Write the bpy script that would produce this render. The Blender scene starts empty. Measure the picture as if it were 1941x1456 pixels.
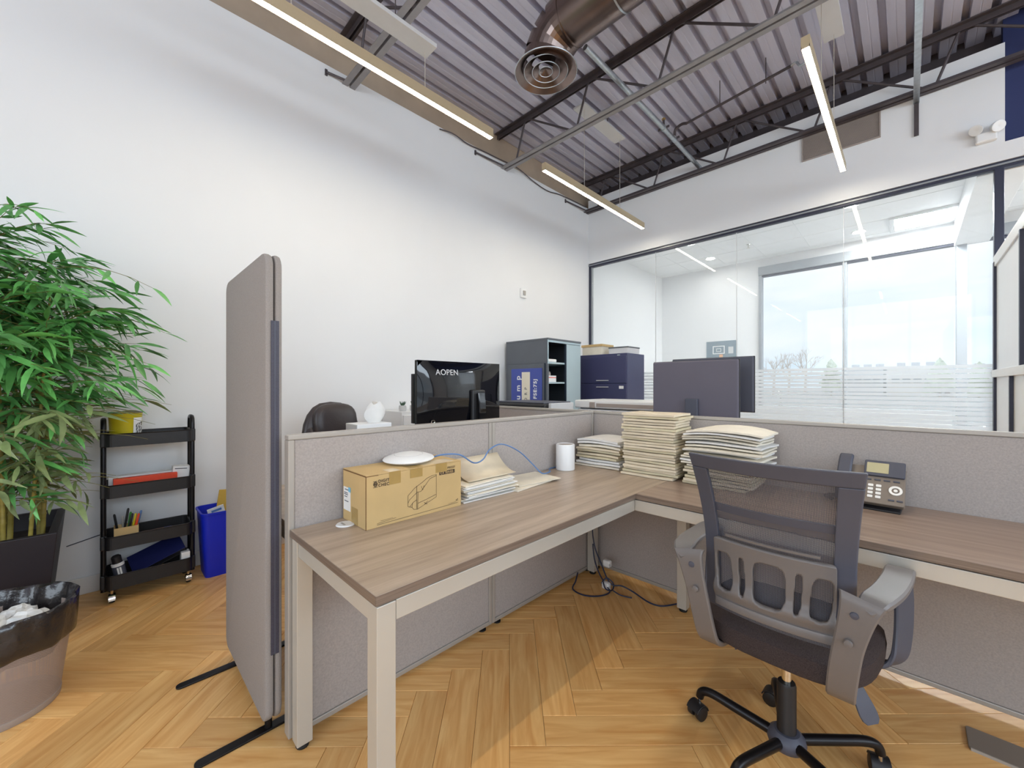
import bpy, bmesh, math, random
from mathutils import Vector, Matrix, Euler

random.seed(7)
R = math.radians
PI = math.pi
scn = bpy.context.scene
C = scn.collection

# ------------------------------------------------------------------ camera
cam_d = bpy.data.cameras.new('camera')
cam_d.sensor_width = 36.0
cam_d.sensor_fit = 'HORIZONTAL'
cam_d.lens = 36.0 * 760.96 / 1941.0
cam_d.shift_y = 2.66 / 1941.0
cam_d.clip_start = 0.02
cam_d.clip_end = 500
cam = bpy.data.objects.new('camera', cam_d)
C.objects.link(cam)
CAMP = Vector((0, 0, 1.235))
cam.location = CAMP
cam.rotation_euler = (R(90), 0, R(44.652))
scn.camera = cam

# ------------------------------------------------------------------ view / world / lights
scn.view_settings.view_transform = 'Standard'
scn.view_settings.look = 'None'
scn.view_settings.gamma = 1.0
scn.view_settings.use_curve_mapping = False
scn.view_settings.exposure = 0.08

world = bpy.data.worlds.new('sky')
scn.world = world
world.use_nodes = True
wn = world.node_tree.nodes
wl = world.node_tree.links
wn.clear()
w_out = wn.new('ShaderNodeOutputWorld')
w_bg = wn.new('ShaderNodeBackground')
w_tc = wn.new('ShaderNodeTexCoord')
w_map = wn.new('ShaderNodeMapping')
w_map.inputs['Scale'].default_value = (1.0, 1.0, 3.2)
w_no = wn.new('ShaderNodeTexNoise')
w_no.inputs['Scale'].default_value = 2.3
w_no.inputs['Detail'].default_value = 6
w_no.inputs['Roughness'].default_value = 0.55
w_cr = wn.new('ShaderNodeValToRGB')
w_cr.color_ramp.elements[0].position = 0.36
w_cr.color_ramp.elements[0].color = (0.66, 0.80, 0.93, 1)
w_cr.color_ramp.elements[1].position = 0.66
w_cr.color_ramp.elements[1].color = (0.93, 0.95, 0.98, 1)
wl.new(w_tc.outputs['Generated'], w_map.inputs['Vector'])
wl.new(w_map.outputs['Vector'], w_no.inputs['Vector'])
wl.new(w_no.outputs['Fac'], w_cr.inputs['Fac'])
wl.new(w_cr.outputs['Color'], w_bg.inputs['Color'])
w_bg.inputs['Strength'].default_value = 1.12
wl.new(w_bg.outputs['Background'], w_out.inputs['Surface'])


def area_light(name, loc, rot, sx, sy, power, col):
    d = bpy.data.lights.new(name, 'AREA')
    d.shape = 'RECTANGLE'
    d.size = sx
    d.size_y = sy
    d.energy = power
    d.color = col
    o = bpy.data.objects.new(name, d)
    C.objects.link(o)
    o.location = loc
    o.rotation_euler = rot
    return o


# daylight entering by the tall shop windows beside and behind the camera
area_light('daylight_side_windows', (4.62, 0.6, 2.75), (R(90), 0, R(90)), 7.0, 1.5, 190, (0.74, 0.87, 1.0))
area_light('daylight_rear_windows', (0.6, -4.62, 2.45), (R(90), 0, R(0)), 5.6, 2.1, 130, (0.78, 0.89, 1.0))
LED_STRENGTH = 55.0
DOWNLIGHT_STRENGTH = 160.0
TROFFER_STRENGTH = 115.0


# ------------------------------------------------------------------ materials
def lin(c):
    return tuple((x / 12.92 if x <= 0.04045 else ((x + 0.055) / 1.055) ** 2.4) for x in c)


def rgb(r, g, b):
    return lin((r / 255, g / 255, b / 255))


def new_mat(name):
    m = bpy.data.materials.new(name)
    m.use_nodes = True
    nt = m.node_tree
    return m, nt, nt.nodes, nt.links, nt.nodes['Principled BSDF']


def mat(name, col, rough=0.5, metal=0.0, var=0.05, scale=6.0, stretch=(1, 1, 1), bump=0.0, bscale=150.0,
        coat=0.0, spec=0.5, objrand=0.0, sss=0.0, trans=0.0):
    m, nt, n, l, p = new_mat(name)
    tc = n.new('ShaderNodeTexCoord')
    mp = n.new('ShaderNodeMapping')
    mp.inputs['Scale'].default_value = stretch
    l.new(tc.outputs['Object'], mp.inputs['Vector'])
    no = n.new('ShaderNodeTexNoise')
    no.inputs['Scale'].default_value = scale
    no.inputs['Detail'].default_value = 4
    l.new(mp.outputs['Vector'], no.inputs['Vector'])
    cr = n.new('ShaderNodeValToRGB')
    cr.color_ramp.elements[0].position = 0.3
    cr.color_ramp.elements[1].position = 0.7
    cr.color_ramp.elements[0].color = (*[max(0, c * (1 - var)) for c in col], 1)
    cr.color_ramp.elements[1].color = (*[min(1, c * (1 + var)) for c in col], 1)
    l.new(no.outputs['Fac'], cr.inputs['Fac'])
    out = cr.outputs['Color']
    if objrand:
        oi = n.new('ShaderNodeObjectInfo')
        mr = n.new('ShaderNodeMapRange')
        mr.inputs['To Min'].default_value = 1 - objrand
        mr.inputs['To Max'].default_value = 1 + objrand
        l.new(oi.outputs['Random'], mr.inputs['Value'])
        hs = n.new('ShaderNodeHueSaturation')
        l.new(mr.outputs['Result'], hs.inputs['Value'])
        l.new(out, hs.inputs['Color'])
        out = hs.outputs['Color']
    l.new(out, p.inputs['Base Color'])
    p.inputs['Roughness'].default_value = rough
    p.inputs['Metallic'].default_value = metal
    p.inputs['Specular IOR Level'].default_value = spec
    p.inputs['Coat Weight'].default_value = coat
    if bump:
        nb = n.new('ShaderNodeTexNoise')
        nb.inputs['Scale'].default_value = bscale
        nb.inputs['Detail'].default_value = 3
        l.new(mp.outputs['Vector'], nb.inputs['Vector'])
        b = n.new('ShaderNodeBump')
        b.inputs['Strength'].default_value = bump
        b.inputs['Distance'].default_value = 0.004
        l.new(nb.outputs['Fac'], b.inputs['Height'])
        l.new(b.outputs['Normal'], p.inputs['Normal'])
    return m


def emit_mat(name, col, strength):
    m, nt, n, l, p = new_mat(name)
    p.inputs['Base Color'].default_value = (0.9, 0.9, 0.9, 1)
    p.inputs['Emission Color'].default_value = (*col, 1)
    p.inputs['Emission Strength'].default_value = strength
    return m


def glass_mat(name, tint, refl=1.0, ior=1.45, haze=0.0):
    m, nt, n, l, p = new_mat(name)
    n.remove(p)
    out = n['Material Output']
    tr = n.new('ShaderNodeBsdfTransparent')
    tr.inputs['Color'].default_value = (*tint, 1)
    gl = n.new('ShaderNodeBsdfGlossy')
    gl.inputs['Roughness'].default_value = 0.0
    fr = n.new('ShaderNodeFresnel')
    fr.inputs['IOR'].default_value = ior
    ml = n.new('ShaderNodeMath')
    ml.operation = 'MULTIPLY'
    ml.inputs[1].default_value = refl
    mx = n.new('ShaderNodeMixShader')
    l.new(fr.outputs['Fac'], ml.inputs[0])
    l.new(ml.outputs[0], mx.inputs['Fac'])
    l.new(tr.outputs[0], mx.inputs[1])
    l.new(gl.outputs[0], mx.inputs[2])
    last = mx.outputs[0]
    if haze:  # whitish haze mixed in to brighten the view through the pane
        df = n.new('ShaderNodeBsdfDiffuse')
        tl = n.new('ShaderNodeBsdfTranslucent')
        for q in (df, tl):
            q.inputs['Color'].default_value = (0.92, 0.95, 0.97, 1)
        md = n.new('ShaderNodeMixShader')
        md.inputs['Fac'].default_value = 0.5
        l.new(df.outputs[0], md.inputs[1])
        l.new(tl.outputs[0], md.inputs[2])
        m2 = n.new('ShaderNodeMixShader')
        m2.inputs['Fac'].default_value = haze
        l.new(last, m2.inputs[1])
        l.new(md.outputs[0], m2.inputs[2])
        last = m2.outputs[0]
    l.new(last, out.inputs['Surface'])
    return m


def film_mat(name):
    m, nt, n, l, p = new_mat(name)
    n.remove(p)
    out = n['Material Output']
    tr = n.new('ShaderNodeBsdfTransparent')
    df = n.new('ShaderNodeBsdfDiffuse')
    df.inputs['Color'].default_value = (0.9, 0.92, 0.94, 1)
    tl = n.new('ShaderNodeBsdfTranslucent')
    tl.inputs['Color'].default_value = (0.95, 0.96, 0.97, 1)
    a = n.new('ShaderNodeMixShader')
    a.inputs['Fac'].default_value = 0.78
    l.new(df.outputs[0], a.inputs[1])
    l.new(tl.outputs[0], a.inputs[2])
    b = n.new('ShaderNodeMixShader')
    b.inputs['Fac'].default_value = 0.86
    l.new(tr.outputs[0], b.inputs[1])
    l.new(a.outputs[0], b.inputs[2])
    l.new(b.outputs[0], out.inputs['Surface'])
    return m


def mesh_fabric_mat(name, col, ku, kv, thr, rough=0.6, diag=False):
    """see-through woven net: fine holes from the UV coordinates (metres)"""
    m, nt, n, l, p = new_mat(name)
    out = n['Material Output']
    p.inputs['Base Color'].default_value = (*col, 1)
    p.inputs['Roughness'].default_value = rough
    uv = n.new('ShaderNodeUVMap')
    sp = n.new('ShaderNodeSeparateXYZ')
    l.new(uv.outputs['UV'], sp.inputs[0])

    def math_node(op, a=None, b=None, va=None, vb=None):
        q = n.new('ShaderNodeMath')
        q.operation = op
        if a is not None:
            l.new(a, q.inputs[0])
        elif va is not None:
            q.inputs[0].default_value = va
        if b is not None:
            l.new(b, q.inputs[1])
        elif vb is not None:
            q.inputs[1].default_value = vb
        return q.outputs[0]
    u, v = sp.outputs[0], sp.outputs[1]
    if diag:
        a = math_node('ADD', u, v)
        b = math_node('SUBTRACT', u, v)
    else:
        a, b = u, v
    su = math_node('SINE', math_node('MULTIPLY', a, vb=ku))
    sv = math_node('SINE', math_node('MULTIPLY', b, vb=kv))
    pr = math_node('MULTIPLY', su, sv)
    hole = math_node('GREATER_THAN', pr, vb=thr)
    tr = n.new('ShaderNodeBsdfTransparent')
    mx = n.new('ShaderNodeMixShader')
    l.new(hole, mx.inputs['Fac'])
    l.new(p.outputs[0], mx.inputs[1])
    l.new(tr.outputs[0], mx.inputs[2])
    l.new(mx.outputs[0], out.inputs['Surface'])
    return m


def plank_mat():
    m, nt, n, l, p = new_mat('oak_plank')
    uv = n.new('ShaderNodeUVMap')
    oi = n.new('ShaderNodeObjectInfo')
    ge = n.new('ShaderNodeNewGeometry')
    ad = n.new('ShaderNodeMath')
    ad.operation = 'ADD'
    l.new(oi.outputs['Random'], ad.inputs[0])
    l.new(ge.outputs['Random Per Island'], ad.inputs[1])
    fr = n.new('ShaderNodeMath')
    fr.operation = 'FRACT'
    l.new(ad.outputs[0], fr.inputs[0])
    off = n.new('ShaderNodeMath')
    off.operation = 'MULTIPLY'
    off.inputs[1].default_value = 37.0
    l.new(fr.outputs[0], off.inputs[0])
    va = n.new('ShaderNodeVectorMath')
    va.operation = 'ADD'
    l.new(uv.outputs['UV'], va.inputs[0])
    cx = n.new('ShaderNodeCombineXYZ')
    l.new(off.outputs[0], cx.inputs[0])
    l.new(off.outputs[0], cx.inputs[1])
    l.new(cx.outputs[0], va.inputs[1])
    mp = n.new('ShaderNodeMapping')
    mp.inputs['Scale'].default_value = (2.2, 22, 1)
    l.new(va.outputs[0], mp.inputs['Vector'])
    no = n.new('ShaderNodeTexNoise')
    no.inputs['Scale'].default_value = 1.6
    no.inputs['Detail'].default_value = 6
    no.inputs['Distortion'].default_value = 0.9
    l.new(mp.outputs[0], no.inputs['Vector'])
    cr = n.new('ShaderNodeValToRGB')
    e = cr.color_ramp.elements
    e[0].position = 0.28
    e[0].color = (*rgb(222, 160, 90), 1)
    e[1].position = 0.72
    e[1].color = (*rgb(248, 202, 132), 1)
    l.new(no.outputs['Fac'], cr.inputs['Fac'])
    mr = n.new('ShaderNodeMapRange')
    mr.inputs['To Min'].default_value = 0.84
    mr.inputs['To Max'].default_value = 1.06
    l.new(fr.outputs[0], mr.inputs['Value'])
    hs = n.new('ShaderNodeHueSaturation')
    l.new(mr.outputs[0], hs.inputs['Value'])
    l.new(cr.outputs['Color'], hs.inputs['Color'])
    l.new(hs.outputs['Color'], p.inputs['Base Color'])
    p.inputs['Roughness'].default_value = 0.36
    p.inputs['Specular IOR Level'].default_value = 0.45
    b = n.new('ShaderNodeBump')
    b.inputs['Strength'].default_value = 0.06
    b.inputs['Distance'].default_value = 0.002
    l.new(no.outputs['Fac'], b.inputs['Height'])
    l.new(b.outputs['Normal'], p.inputs['Normal'])
    return m


def wood_mat(name, dark, light, stretch):
    m, nt, n, l, p = new_mat(name)
    tc = n.new('ShaderNodeTexCoord')
    mp = n.new('ShaderNodeMapping')
    mp.inputs['Scale'].default_value = stretch
    l.new(tc.outputs['Object'], mp.inputs['Vector'])
    no = n.new('ShaderNodeTexNoise')
    no.inputs['Scale'].default_value = 2.0
    no.inputs['Detail'].default_value = 7
    no.inputs['Roughness'].default_value = 0.62
    no.inputs['Distortion'].default_value = 0.35
    l.new(mp.outputs[0], no.inputs['Vector'])
    cr = n.new('ShaderNodeValToRGB')
    cr.color_ramp.elements[0].position = 0.3
    cr.color_ramp.elements[0].color = (*dark, 1)
    cr.color_ramp.elements[1].position = 0.72
    cr.color_ramp.elements[1].color = (*light, 1)
    l.new(no.outputs['Fac'], cr.inputs['Fac'])
    l.new(cr.outputs['Color'], p.inputs['Base Color'])
    p.inputs['Roughness'].default_value = 0.32
    return m


W_WALL = mat('white_paint', (0.80, 0.80, 0.80), 0.75, var=0.012, scale=1.5, bump=0.03, bscale=90)
W_BASE = mat('baseboard_paint', (0.78, 0.77, 0.75), 0.5, var=0.02)
W_BLOCK = mat('beige_block', rgb(178, 160, 140), 0.8, var=0.1, scale=3)
W_NAVY = mat('navy_paint', rgb(38, 48, 92), 0.6, var=0.06, scale=1.5)
M_DECK = mat('steel_deck', rgb(200, 198, 212), 0.36, metal=0.25, var=0.07, scale=2.0, stretch=(4, .5, 4))
M_ZIP = mat('zip_teeth', rgb(64, 62, 76), 0.5, var=0.2, scale=300)
M_JOIST = mat('joist_primer', rgb(84, 76, 78), 0.5, metal=0.3, var=0.15, scale=9)
M_GALV = mat('galvanised_steel', rgb(186, 192, 196), 0.32, metal=0.85, var=0.12, scale=25)
M_DUCT = mat('spiral_duct', rgb(132, 116, 110), 0.27, metal=0.95, var=0.08, scale=10)
M_PLATE = mat('mount_plate', rgb(205, 205, 205), 0.5, var=0.03)
M_VENT = mat('vent_grey', rgb(164, 152, 144), 0.6, var=0.05)
M_FRAME = mat('dark_aluminium', rgb(58, 60, 76), 0.4, metal=0.4, var=0.05)
M_WINF = mat('grey_mullion', rgb(150, 154, 158), 0.4, metal=0.3, var=0.04)
M_GLASS = glass_mat('clear_glass', (0.985, 0.995, 0.995), 0.7, haze=0.07)
M_GLASS2 = glass_mat('window_glass', (0.99, 0.995, 0.995), 0.5)
M_FILM = film_mat('frosted_film')
M_CEILT = mat('ceiling_white', (0.84, 0.84, 0.84), 0.8, var=0.01)
M_PLANK = plank_mat()
M_BOUNCE = mat('pale_bounce_floor', rgb(214, 212, 208), 0.5, var=0.03)
M_SUB = mat('joint_dark', rgb(96, 62, 36), 0.8)
M_FAB = mat('partition_fabric', rgb(176, 168, 163), 0.95, var=0.10, scale=160, bump=0.5, bscale=700, spec=0.15)
M_FAB_S = mat('screen_fabric', rgb(156, 149, 144), 0.97, var=0.07, scale=220, bump=0.4, bscale=900, spec=0.1)
M_PFRAME = mat('partition_frame', rgb(174, 168, 160), 0.42, metal=0.2, var=0.03)
M_DFRAME = mat('desk_frame', rgb(198, 194, 184), 0.4, metal=0.3, var=0.02)
M_WOODY = wood_mat('greyed_oak_long', rgb(150, 130, 110), rgb(188, 169, 148), (14, 0.9, 14))
M_WOODX = wood_mat('greyed_oak_cross', rgb(134, 112, 96), rgb(170, 148, 130), (0.9, 14, 14))
M_WEDGE = wood_mat('oak_edge_band', rgb(104, 88, 78), rgb(138, 122, 108), (2, 2, 120))
M_BLACK = mat('black_plastic', rgb(30, 29, 31), 0.45, var=0.1, scale=20)
M_BLACKM = mat('black_metal', rgb(26, 24, 26), 0.33, metal=0.4, var=0.1, scale=20)
M_RUBBER = mat('black_rubber', rgb(20, 20, 21), 0.7)
M_PHONE = mat('phone_taupe', rgb(128, 116, 104), 0.45, var=0.03)
M_GREYP = mat('grey_plastic', rgb(112, 107, 105), 0.42, var=0.04, bump=0.08, bscale=500)
M_DGREY = mat('dark_grey_plastic', rgb(76, 78, 90), 0.5, var=0.05, bump=0.06, bscale=400)
M_CHROME = mat('chrome', rgb(225, 222, 215), 0.12, metal=1.0, var=0.02)
M_WHITE = mat('white_plastic', (0.82, 0.82, 0.81), 0.35, var=0.01)
M_PAPER = mat('white_paper', (0.80, 0.79, 0.76), 0.85, var=0.04, scale=20, objrand=0.06)
M_MANILA = mat('manila_card', rgb(222, 208, 182), 0.85, var=0.05, scale=14, objrand=0.05)
M_CREAM = mat('cream_card', rgb(232, 224, 206), 0.85, var=0.04, scale=14, objrand=0.06)
M_YCARD = mat('yellow_card', rgb(212, 201, 170), 0.85, var=0.05, scale=14, objrand=0.05)
M_CARD = mat('cardboard', rgb(200, 170, 118), 0.85, var=0.05, scale=9, bump=0.05, bscale=60)
M_CARDD = mat('cardboard_edge', rgb(112, 78, 44), 0.9)
M_TAPE = mat('brown_tape', rgb(172, 142, 84), 0.3, var=0.06, scale=20)
M_CTAPE = mat('clear_tape_residue', rgb(226, 206, 168), 0.25, var=0.06, scale=30)
M_INK = mat('print_ink', rgb(58, 44, 34), 0.8)
M_BLUEC = mat('blue_cable', rgb(92, 128, 178), 0.45)
M_NAVYC = mat('navy_cable', rgb(34, 42, 70), 0.5)
M_LEAF = mat('bamboo_leaf', rgb(96, 164, 84), 0.36, var=0.28, scale=14, objrand=0.45)
M_LEAFD = mat('bamboo_leaf_olive', rgb(128, 146, 92), 0.5, var=0.25, scale=14, objrand=0.35)
M_CANE = mat('bamboo_cane', rgb(158, 142, 66), 0.5, var=0.22, scale=12, stretch=(1, 1, 3))
M_TWIG = mat('bamboo_twig', rgb(128, 120, 66), 0.6, var=0.2, scale=20)
M_SOIL = mat('moss_soil', rgb(34, 25, 20), 0.95, var=0.4, scale=40, bump=0.8, bscale=80)
M_PLANTER = mat('planter_black', rgb(34, 28, 34), 0.5, var=0.1, scale=4)
M_BLUEBIN = mat('blue_bin_plastic', rgb(8, 36, 190), 0.45, var=0.05)
M_BAG = mat('bin_liner_film', rgb(42, 38, 38), 0.22, var=0.2, scale=12, bump=0.7, bscale=35, spec=0.7)
M_YELLOW = mat('yellow_glaze', rgb(206, 188, 34), 0.4, var=0.06)
M_RED = mat('red_card', rgb(226, 70, 34), 0.55, var=0.08, scale=20)
M_NAVYB = mat('navy_binder', rgb(28, 34, 84), 0.45, var=0.06)
M_CABB = mat('cabinet_charcoal', rgb(92, 96, 102), 0.5, var=0.03)
M_CABIN = mat('cabinet_inside', rgb(30, 42, 56), 0.6, var=0.03)
M_CABF = mat('cabinet_door_pale', rgb(176, 196, 202), 0.4, var=0.02)
M_NAVYF = mat('file_cabinet_navy', rgb(62, 64, 98), 0.45, var=0.03)
M_GLOSSB = mat('gloss_black_back', rgb(12, 13, 18), 0.05, var=0.02, coat=0.5)
M_MONG = mat('monitor_grey_back', rgb(96, 92, 104), 0.55, var=0.03)
M_SCREEN = mat('screen_teal_grey', rgb(62, 80, 88), 0.15, var=0.02)
M_LEATHER = mat('brown_black_leather', rgb(56, 48, 48), 0.38, var=0.12, scale=16, bump=0.15, bscale=120)
M_SIGN = mat('sign_blue', rgb(66, 80, 158), 0.45, var=0.03)
M_SIGNW = mat('sign_cream', rgb(232, 222, 200), 0.6, var=0.02)
M_LCD = mat('lcd_olive', rgb(176, 168, 128), 0.3, var=0.02)
M_KEYW = mat('lit_key_white', (0.9, 0.88, 0.82), 0.4)
M_POSTER = mat('poster_slate', rgb(120, 136, 146), 0.6, var=0.08, scale=9)
M_ORANGE = mat('poster_orange', rgb(226, 170, 130), 0.6)
M_GREEN = mat('pen_green', rgb(70, 150, 60), 0.4)
M_TAN = mat('kraft_envelope', rgb(206, 168, 72), 0.8, var=0.05)
M_STUCCO = mat('hazed_stucco', rgb(240, 234, 226), 0.9, var=0.05)  # far walls paled in colour to stand for distance haze
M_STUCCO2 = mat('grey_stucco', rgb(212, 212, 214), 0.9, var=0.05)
M_BARK = mat('hazed_bark', rgb(226, 214, 204), 0.9, var=0.1)  # bark lightened so far trees look hazy and overexposed
M_CONIFER = mat('hazed_conifer', rgb(214, 220, 196), 0.9, var=0.2, scale=3)  # green washed out to imitate haze and overexposure
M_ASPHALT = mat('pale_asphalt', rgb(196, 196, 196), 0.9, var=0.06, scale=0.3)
M_NET = mesh_fabric_mat('chair_net', rgb(84, 84, 92), 900, 900, 0.30, diag=True)
M_NETS = mat('seat_mesh_cloth', rgb(66, 57, 56), 0.9, var=0.35, scale=420, bump=0.6, bscale=420, spec=0.2)
M_BINNET = mesh_fabric_mat('bin_wire_net', rgb(176, 158, 148), 1300, 1300, 0.30, rough=0.4, diag=False)
M_LED = emit_mat('led_diffuser', (1.0, 0.89, 0.70), LED_STRENGTH)
M_TROFFER = emit_mat('troffer_lens', (0.90, 0.96, 1.0), TROFFER_STRENGTH)
M_DOWN = emit_mat('downlight_lens', (1.0, 0.97, 0.92), DOWNLIGHT_STRENGTH)
M_LEDBODY = mat('led_housing', rgb(196, 178, 146), 0.4, metal=0.3, var=0.02)
M_WIRE = mat('steel_wire', rgb(208, 200, 190), 0.4, metal=0.4)
M_BRASS = mat('brass', rgb(200, 160, 90), 0.3, metal=0.9)
M_TUFT = mat('succulent_green', rgb(78, 104, 84), 0.6, var=0.2, scale=30)


# ------------------------------------------------------------------ mesh builder
class MB:
    def __init__(s):
        s.v = []
        s.f = []
        s.uv = {}

    def add(s, vs, fs, M=None):
        b = len(s.v)
        for p in vs:
            p = Vector(p)
            s.v.append(M @ p if M is not None else p)
        for f in fs:
            s.f.append(tuple(i + b for i in f))
        return s

    def box(s, x0, x1, y0, y1, z0, z1, M=None):
        vs = [(x0, y0, z0), (x1, y0, z0), (x1, y1, z0), (x0, y1, z0), (x0, y0, z1), (x1, y0, z1), (x1, y1, z1), (x0, y1, z1)]
        fs = [(0, 3, 2, 1), (4, 5, 6, 7), (0, 1, 5, 4), (1, 2, 6, 5), (2, 3, 7, 6), (3, 0, 4, 7)]
        return s.add(vs, fs, M)

    def cbox(s, c, d, M=None):
        return s.box(c[0] - d[0] / 2, c[0] + d[0] / 2, c[1] - d[1] / 2, c[1] + d[1] / 2, c[2] - d[2] / 2, c[2] + d[2] / 2, M)

    def frustum(s, a, za, b, zb, M=None):
        """a, b = (x0,x1,y0,y1) at heights za, zb"""
        vs = [(a[0], a[2], za), (a[1], a[2], za), (a[1], a[3], za), (a[0], a[3], za),
              (b[0], b[2], zb), (b[1], b[2], zb), (b[1], b[3], zb), (b[0], b[3], zb)]
        fs = [(0, 3, 2, 1), (4, 5, 6, 7), (0, 1, 5, 4), (1, 2, 6, 5), (2, 3, 7, 6), (3, 0, 4, 7)]
        return s.add(vs, fs, M)

    def tube(s, pts, r, n=8, caps=True, M=None, closed=False):
        pts = [Vector(p) for p in pts]
        k = len(pts)
        rs = r if isinstance(r, (list, tuple)) else [r] * k
        t0 = (pts[1] - pts[0]).normalized()
        up = Vector((0, 0, 1)) if abs(t0.z) < 0.9 else Vector((1, 0, 0))
        nx = t0.cross(up).normalized()
        vs, fs = [], []
        for i in range(k):
            if closed:
                t = (pts[(i + 1) % k] - pts[i - 1]).normalized()
            else:
                t = (pts[min(i + 1, k - 1)] - pts[max(i - 1, 0)]).normalized()
            nx = (nx - t * nx.dot(t)).normalized()
            ny = t.cross(nx)
            for j in range(n):
                a = 2 * PI * j / n
                vs.append(pts[i] + (nx * math.cos(a) + ny * math.sin(a)) * rs[i])
        m = k if closed else k - 1
        for i in range(m):
            for j in range(n):
                a, b = i * n + j, i * n + (j + 1) % n
                c, d = ((i + 1) % k) * n + (j + 1) % n, ((i + 1) % k) * n + j
                fs.append((a, b, c, d))
        if caps and not closed:
            fs.append(tuple(reversed(range(n))))
            fs.append(tuple(range((k - 1) * n, k * n)))
        return s.add(vs, fs, M)

    def lathe(s, prof, n=24, M=None, sx=1.0, sy=1.0, closed=False):
        vs, fs = [], []
        k = len(prof)
        for r, z in prof:
            for j in range(n):
                a = 2 * PI * j / n
                vs.append((r * math.cos(a) * sx, r * math.sin(a) * sy, z))
        for i in range(k - 1):
            for j in range(n):
                fs.append((i * n + j, i * n + (j + 1) % n, (i + 1) * n + (j + 1) % n, (i + 1) * n + j))
        if prof[0][0] > 1e-5 and closed:
            fs.append(tuple(reversed(range(n))))
        if prof[-1][0] > 1e-5 and closed:
            fs.append(tuple(range((k - 1) * n, k * n)))
        return s.add(vs, fs, M)

    def prism(s, poly, h0, h1, M=None):
        """poly in local xy extruded h0..h1 along z"""
        n = len(poly)
        vs = [(x, y, h0) for x, y in poly] + [(x, y, h1) for x, y in poly]
        fs = [tuple(reversed(range(n))), tuple(range(n, 2 * n))]
        for i in range(n):
            j = (i + 1) % n
            fs.append((i, j, j + n, i + n))
        return s.add(vs, fs, M)

    def ribbon(s, pts, sides, widths, t, closed=False):
        """flat bar swept along pts; sides = width direction per point, t = thickness"""
        pts = [Vector(p) for p in pts]
        k = len(pts)
        vs, fs = [], []
        for i in range(k):
            tg = (pts[(i + 1) % k] - pts[i - 1]) if closed else (pts[min(i + 1, k - 1)] - pts[max(i - 1, 0)])
            tg.normalize()
            sd = Vector(sides[i])
            sd = (sd - tg * sd.dot(tg)).normalized()
            nm = tg.cross(sd)
            w = widths[i] / 2
            tt = (t[i] if isinstance(t, (list, tuple)) else t) / 2
            ch = min(w, tt) * 0.5
            for a, b in ((-w, -tt + ch), (-w + ch, -tt), (w - ch, -tt), (w, -tt + ch), (w, tt - ch), (w - ch, tt), (-w + ch, tt), (-w, tt - ch)):
                vs.append(pts[i] + sd * a + nm * b)
        m = k if closed else k - 1
        for i in range(m):
            for j in range(8):
                i2 = (i + 1) % k
                fs.append((i * 8 + j, i * 8 + (j + 1) % 8, i2 * 8 + (j + 1) % 8, i2 * 8 + j))
        if not closed:
            fs.append(tuple(reversed(range(8))))
            fs.append(tuple(range((k - 1) * 8, k * 8)))
        return s.add(vs, fs)

    def mesh(s, name, bevel=0.0, smooth=False, seg=2, weld=False):
        me = bpy.data.meshes.new(name)
        me.from_pydata([tuple(p) for p in s.v], [], s.f)
        bm = bmesh.new()
        bm.from_mesh(me)
        if weld:
            bmesh.ops.remove_doubles(bm, verts=bm.verts, dist=1e-5)
        bmesh.ops.recalc_face_normals(bm, faces=bm.faces)
        if bevel:
            ed = [e for e in bm.edges if len(e.link_faces) == 2 and e.calc_face_angle(0) > R(28)]
            bmesh.ops.bevel(bm, geom=ed, offset=bevel, segments=seg, affect='EDGES', profile=0.5, clamp_overlap=True)
        bm.to_mesh(me)
        bm.free()
        if smooth:
            for p in me.polygons:
                p.use_smooth = True
            me.set_sharp_from_angle(angle=R(40))
        return me

    def build(s, name, m, parent=None, bevel=0.0, smooth=False, seg=2, weld=False):
        return link(name, s.mesh(name, bevel, smooth, seg, weld), m, parent)


LOCAL = set()


def link(name, me, m, parent=None):
    if m is not None and not me.materials:
        me.materials.append(m)
    o = bpy.data.objects.new(name, me)
    C.objects.link(o)
    if parent is not None:
        o.parent = parent
        if parent.type == 'EMPTY' and parent.name not in LOCAL:
            o.matrix_parent_inverse = Matrix.Translation(-parent.location)
    return o


def tag(o, label=None, cat=None, group=None, kind=None):
    if label:
        o['label'] = label
    if cat:
        o['category'] = cat
    if group:
        o['group'] = group
    if kind:
        o['kind'] = kind
    return o


def thing(name, label, cat, loc=(0, 0, 0), rz=None, group=None):
    """Empty at the thing's base; with rz given the parts are built in local coordinates"""
    o = bpy.data.objects.new(name, None)
    o.empty_display_size = 0.05
    C.objects.link(o)
    o.location = loc
    if rz is not None:
        o.rotation_euler = (0, 0, rz)
        LOCAL.add(o.name)
    return tag(o, label, cat, group)


def struct(name, mb, m, label=None, **k):
    o = mb.build(name, m, None, **k)
    return tag(o, label, None, None, 'structure')


def copy_tree(o, parent=None):
    c = o.copy()
    C.objects.link(c)
    c.parent = parent
    if o.name in LOCAL:
        LOCAL.add(c.name)
    for ch in list(o.children):
        copy_tree(ch, c)
    return c


def text_mesh(body, size, M, thick=0.0004, align='LEFT', spacing=1.0, bold=0.0):
    cu = bpy.data.curves.new('txt', 'FONT')
    cu.body = body
    cu.size = size
    cu.extrude = thick
    cu.offset = bold
    cu.align_x = align
    cu.space_character = spacing
    o = bpy.data.objects.new('txt', cu)
    C.objects.link(o)
    bpy.context.view_layer.update()
    me = bpy.data.meshes.new_from_object(o)
    bpy.data.objects.remove(o)
    bpy.data.curves.remove(cu)
    me.materials.clear()
    me.transform(M)
    return me


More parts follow.
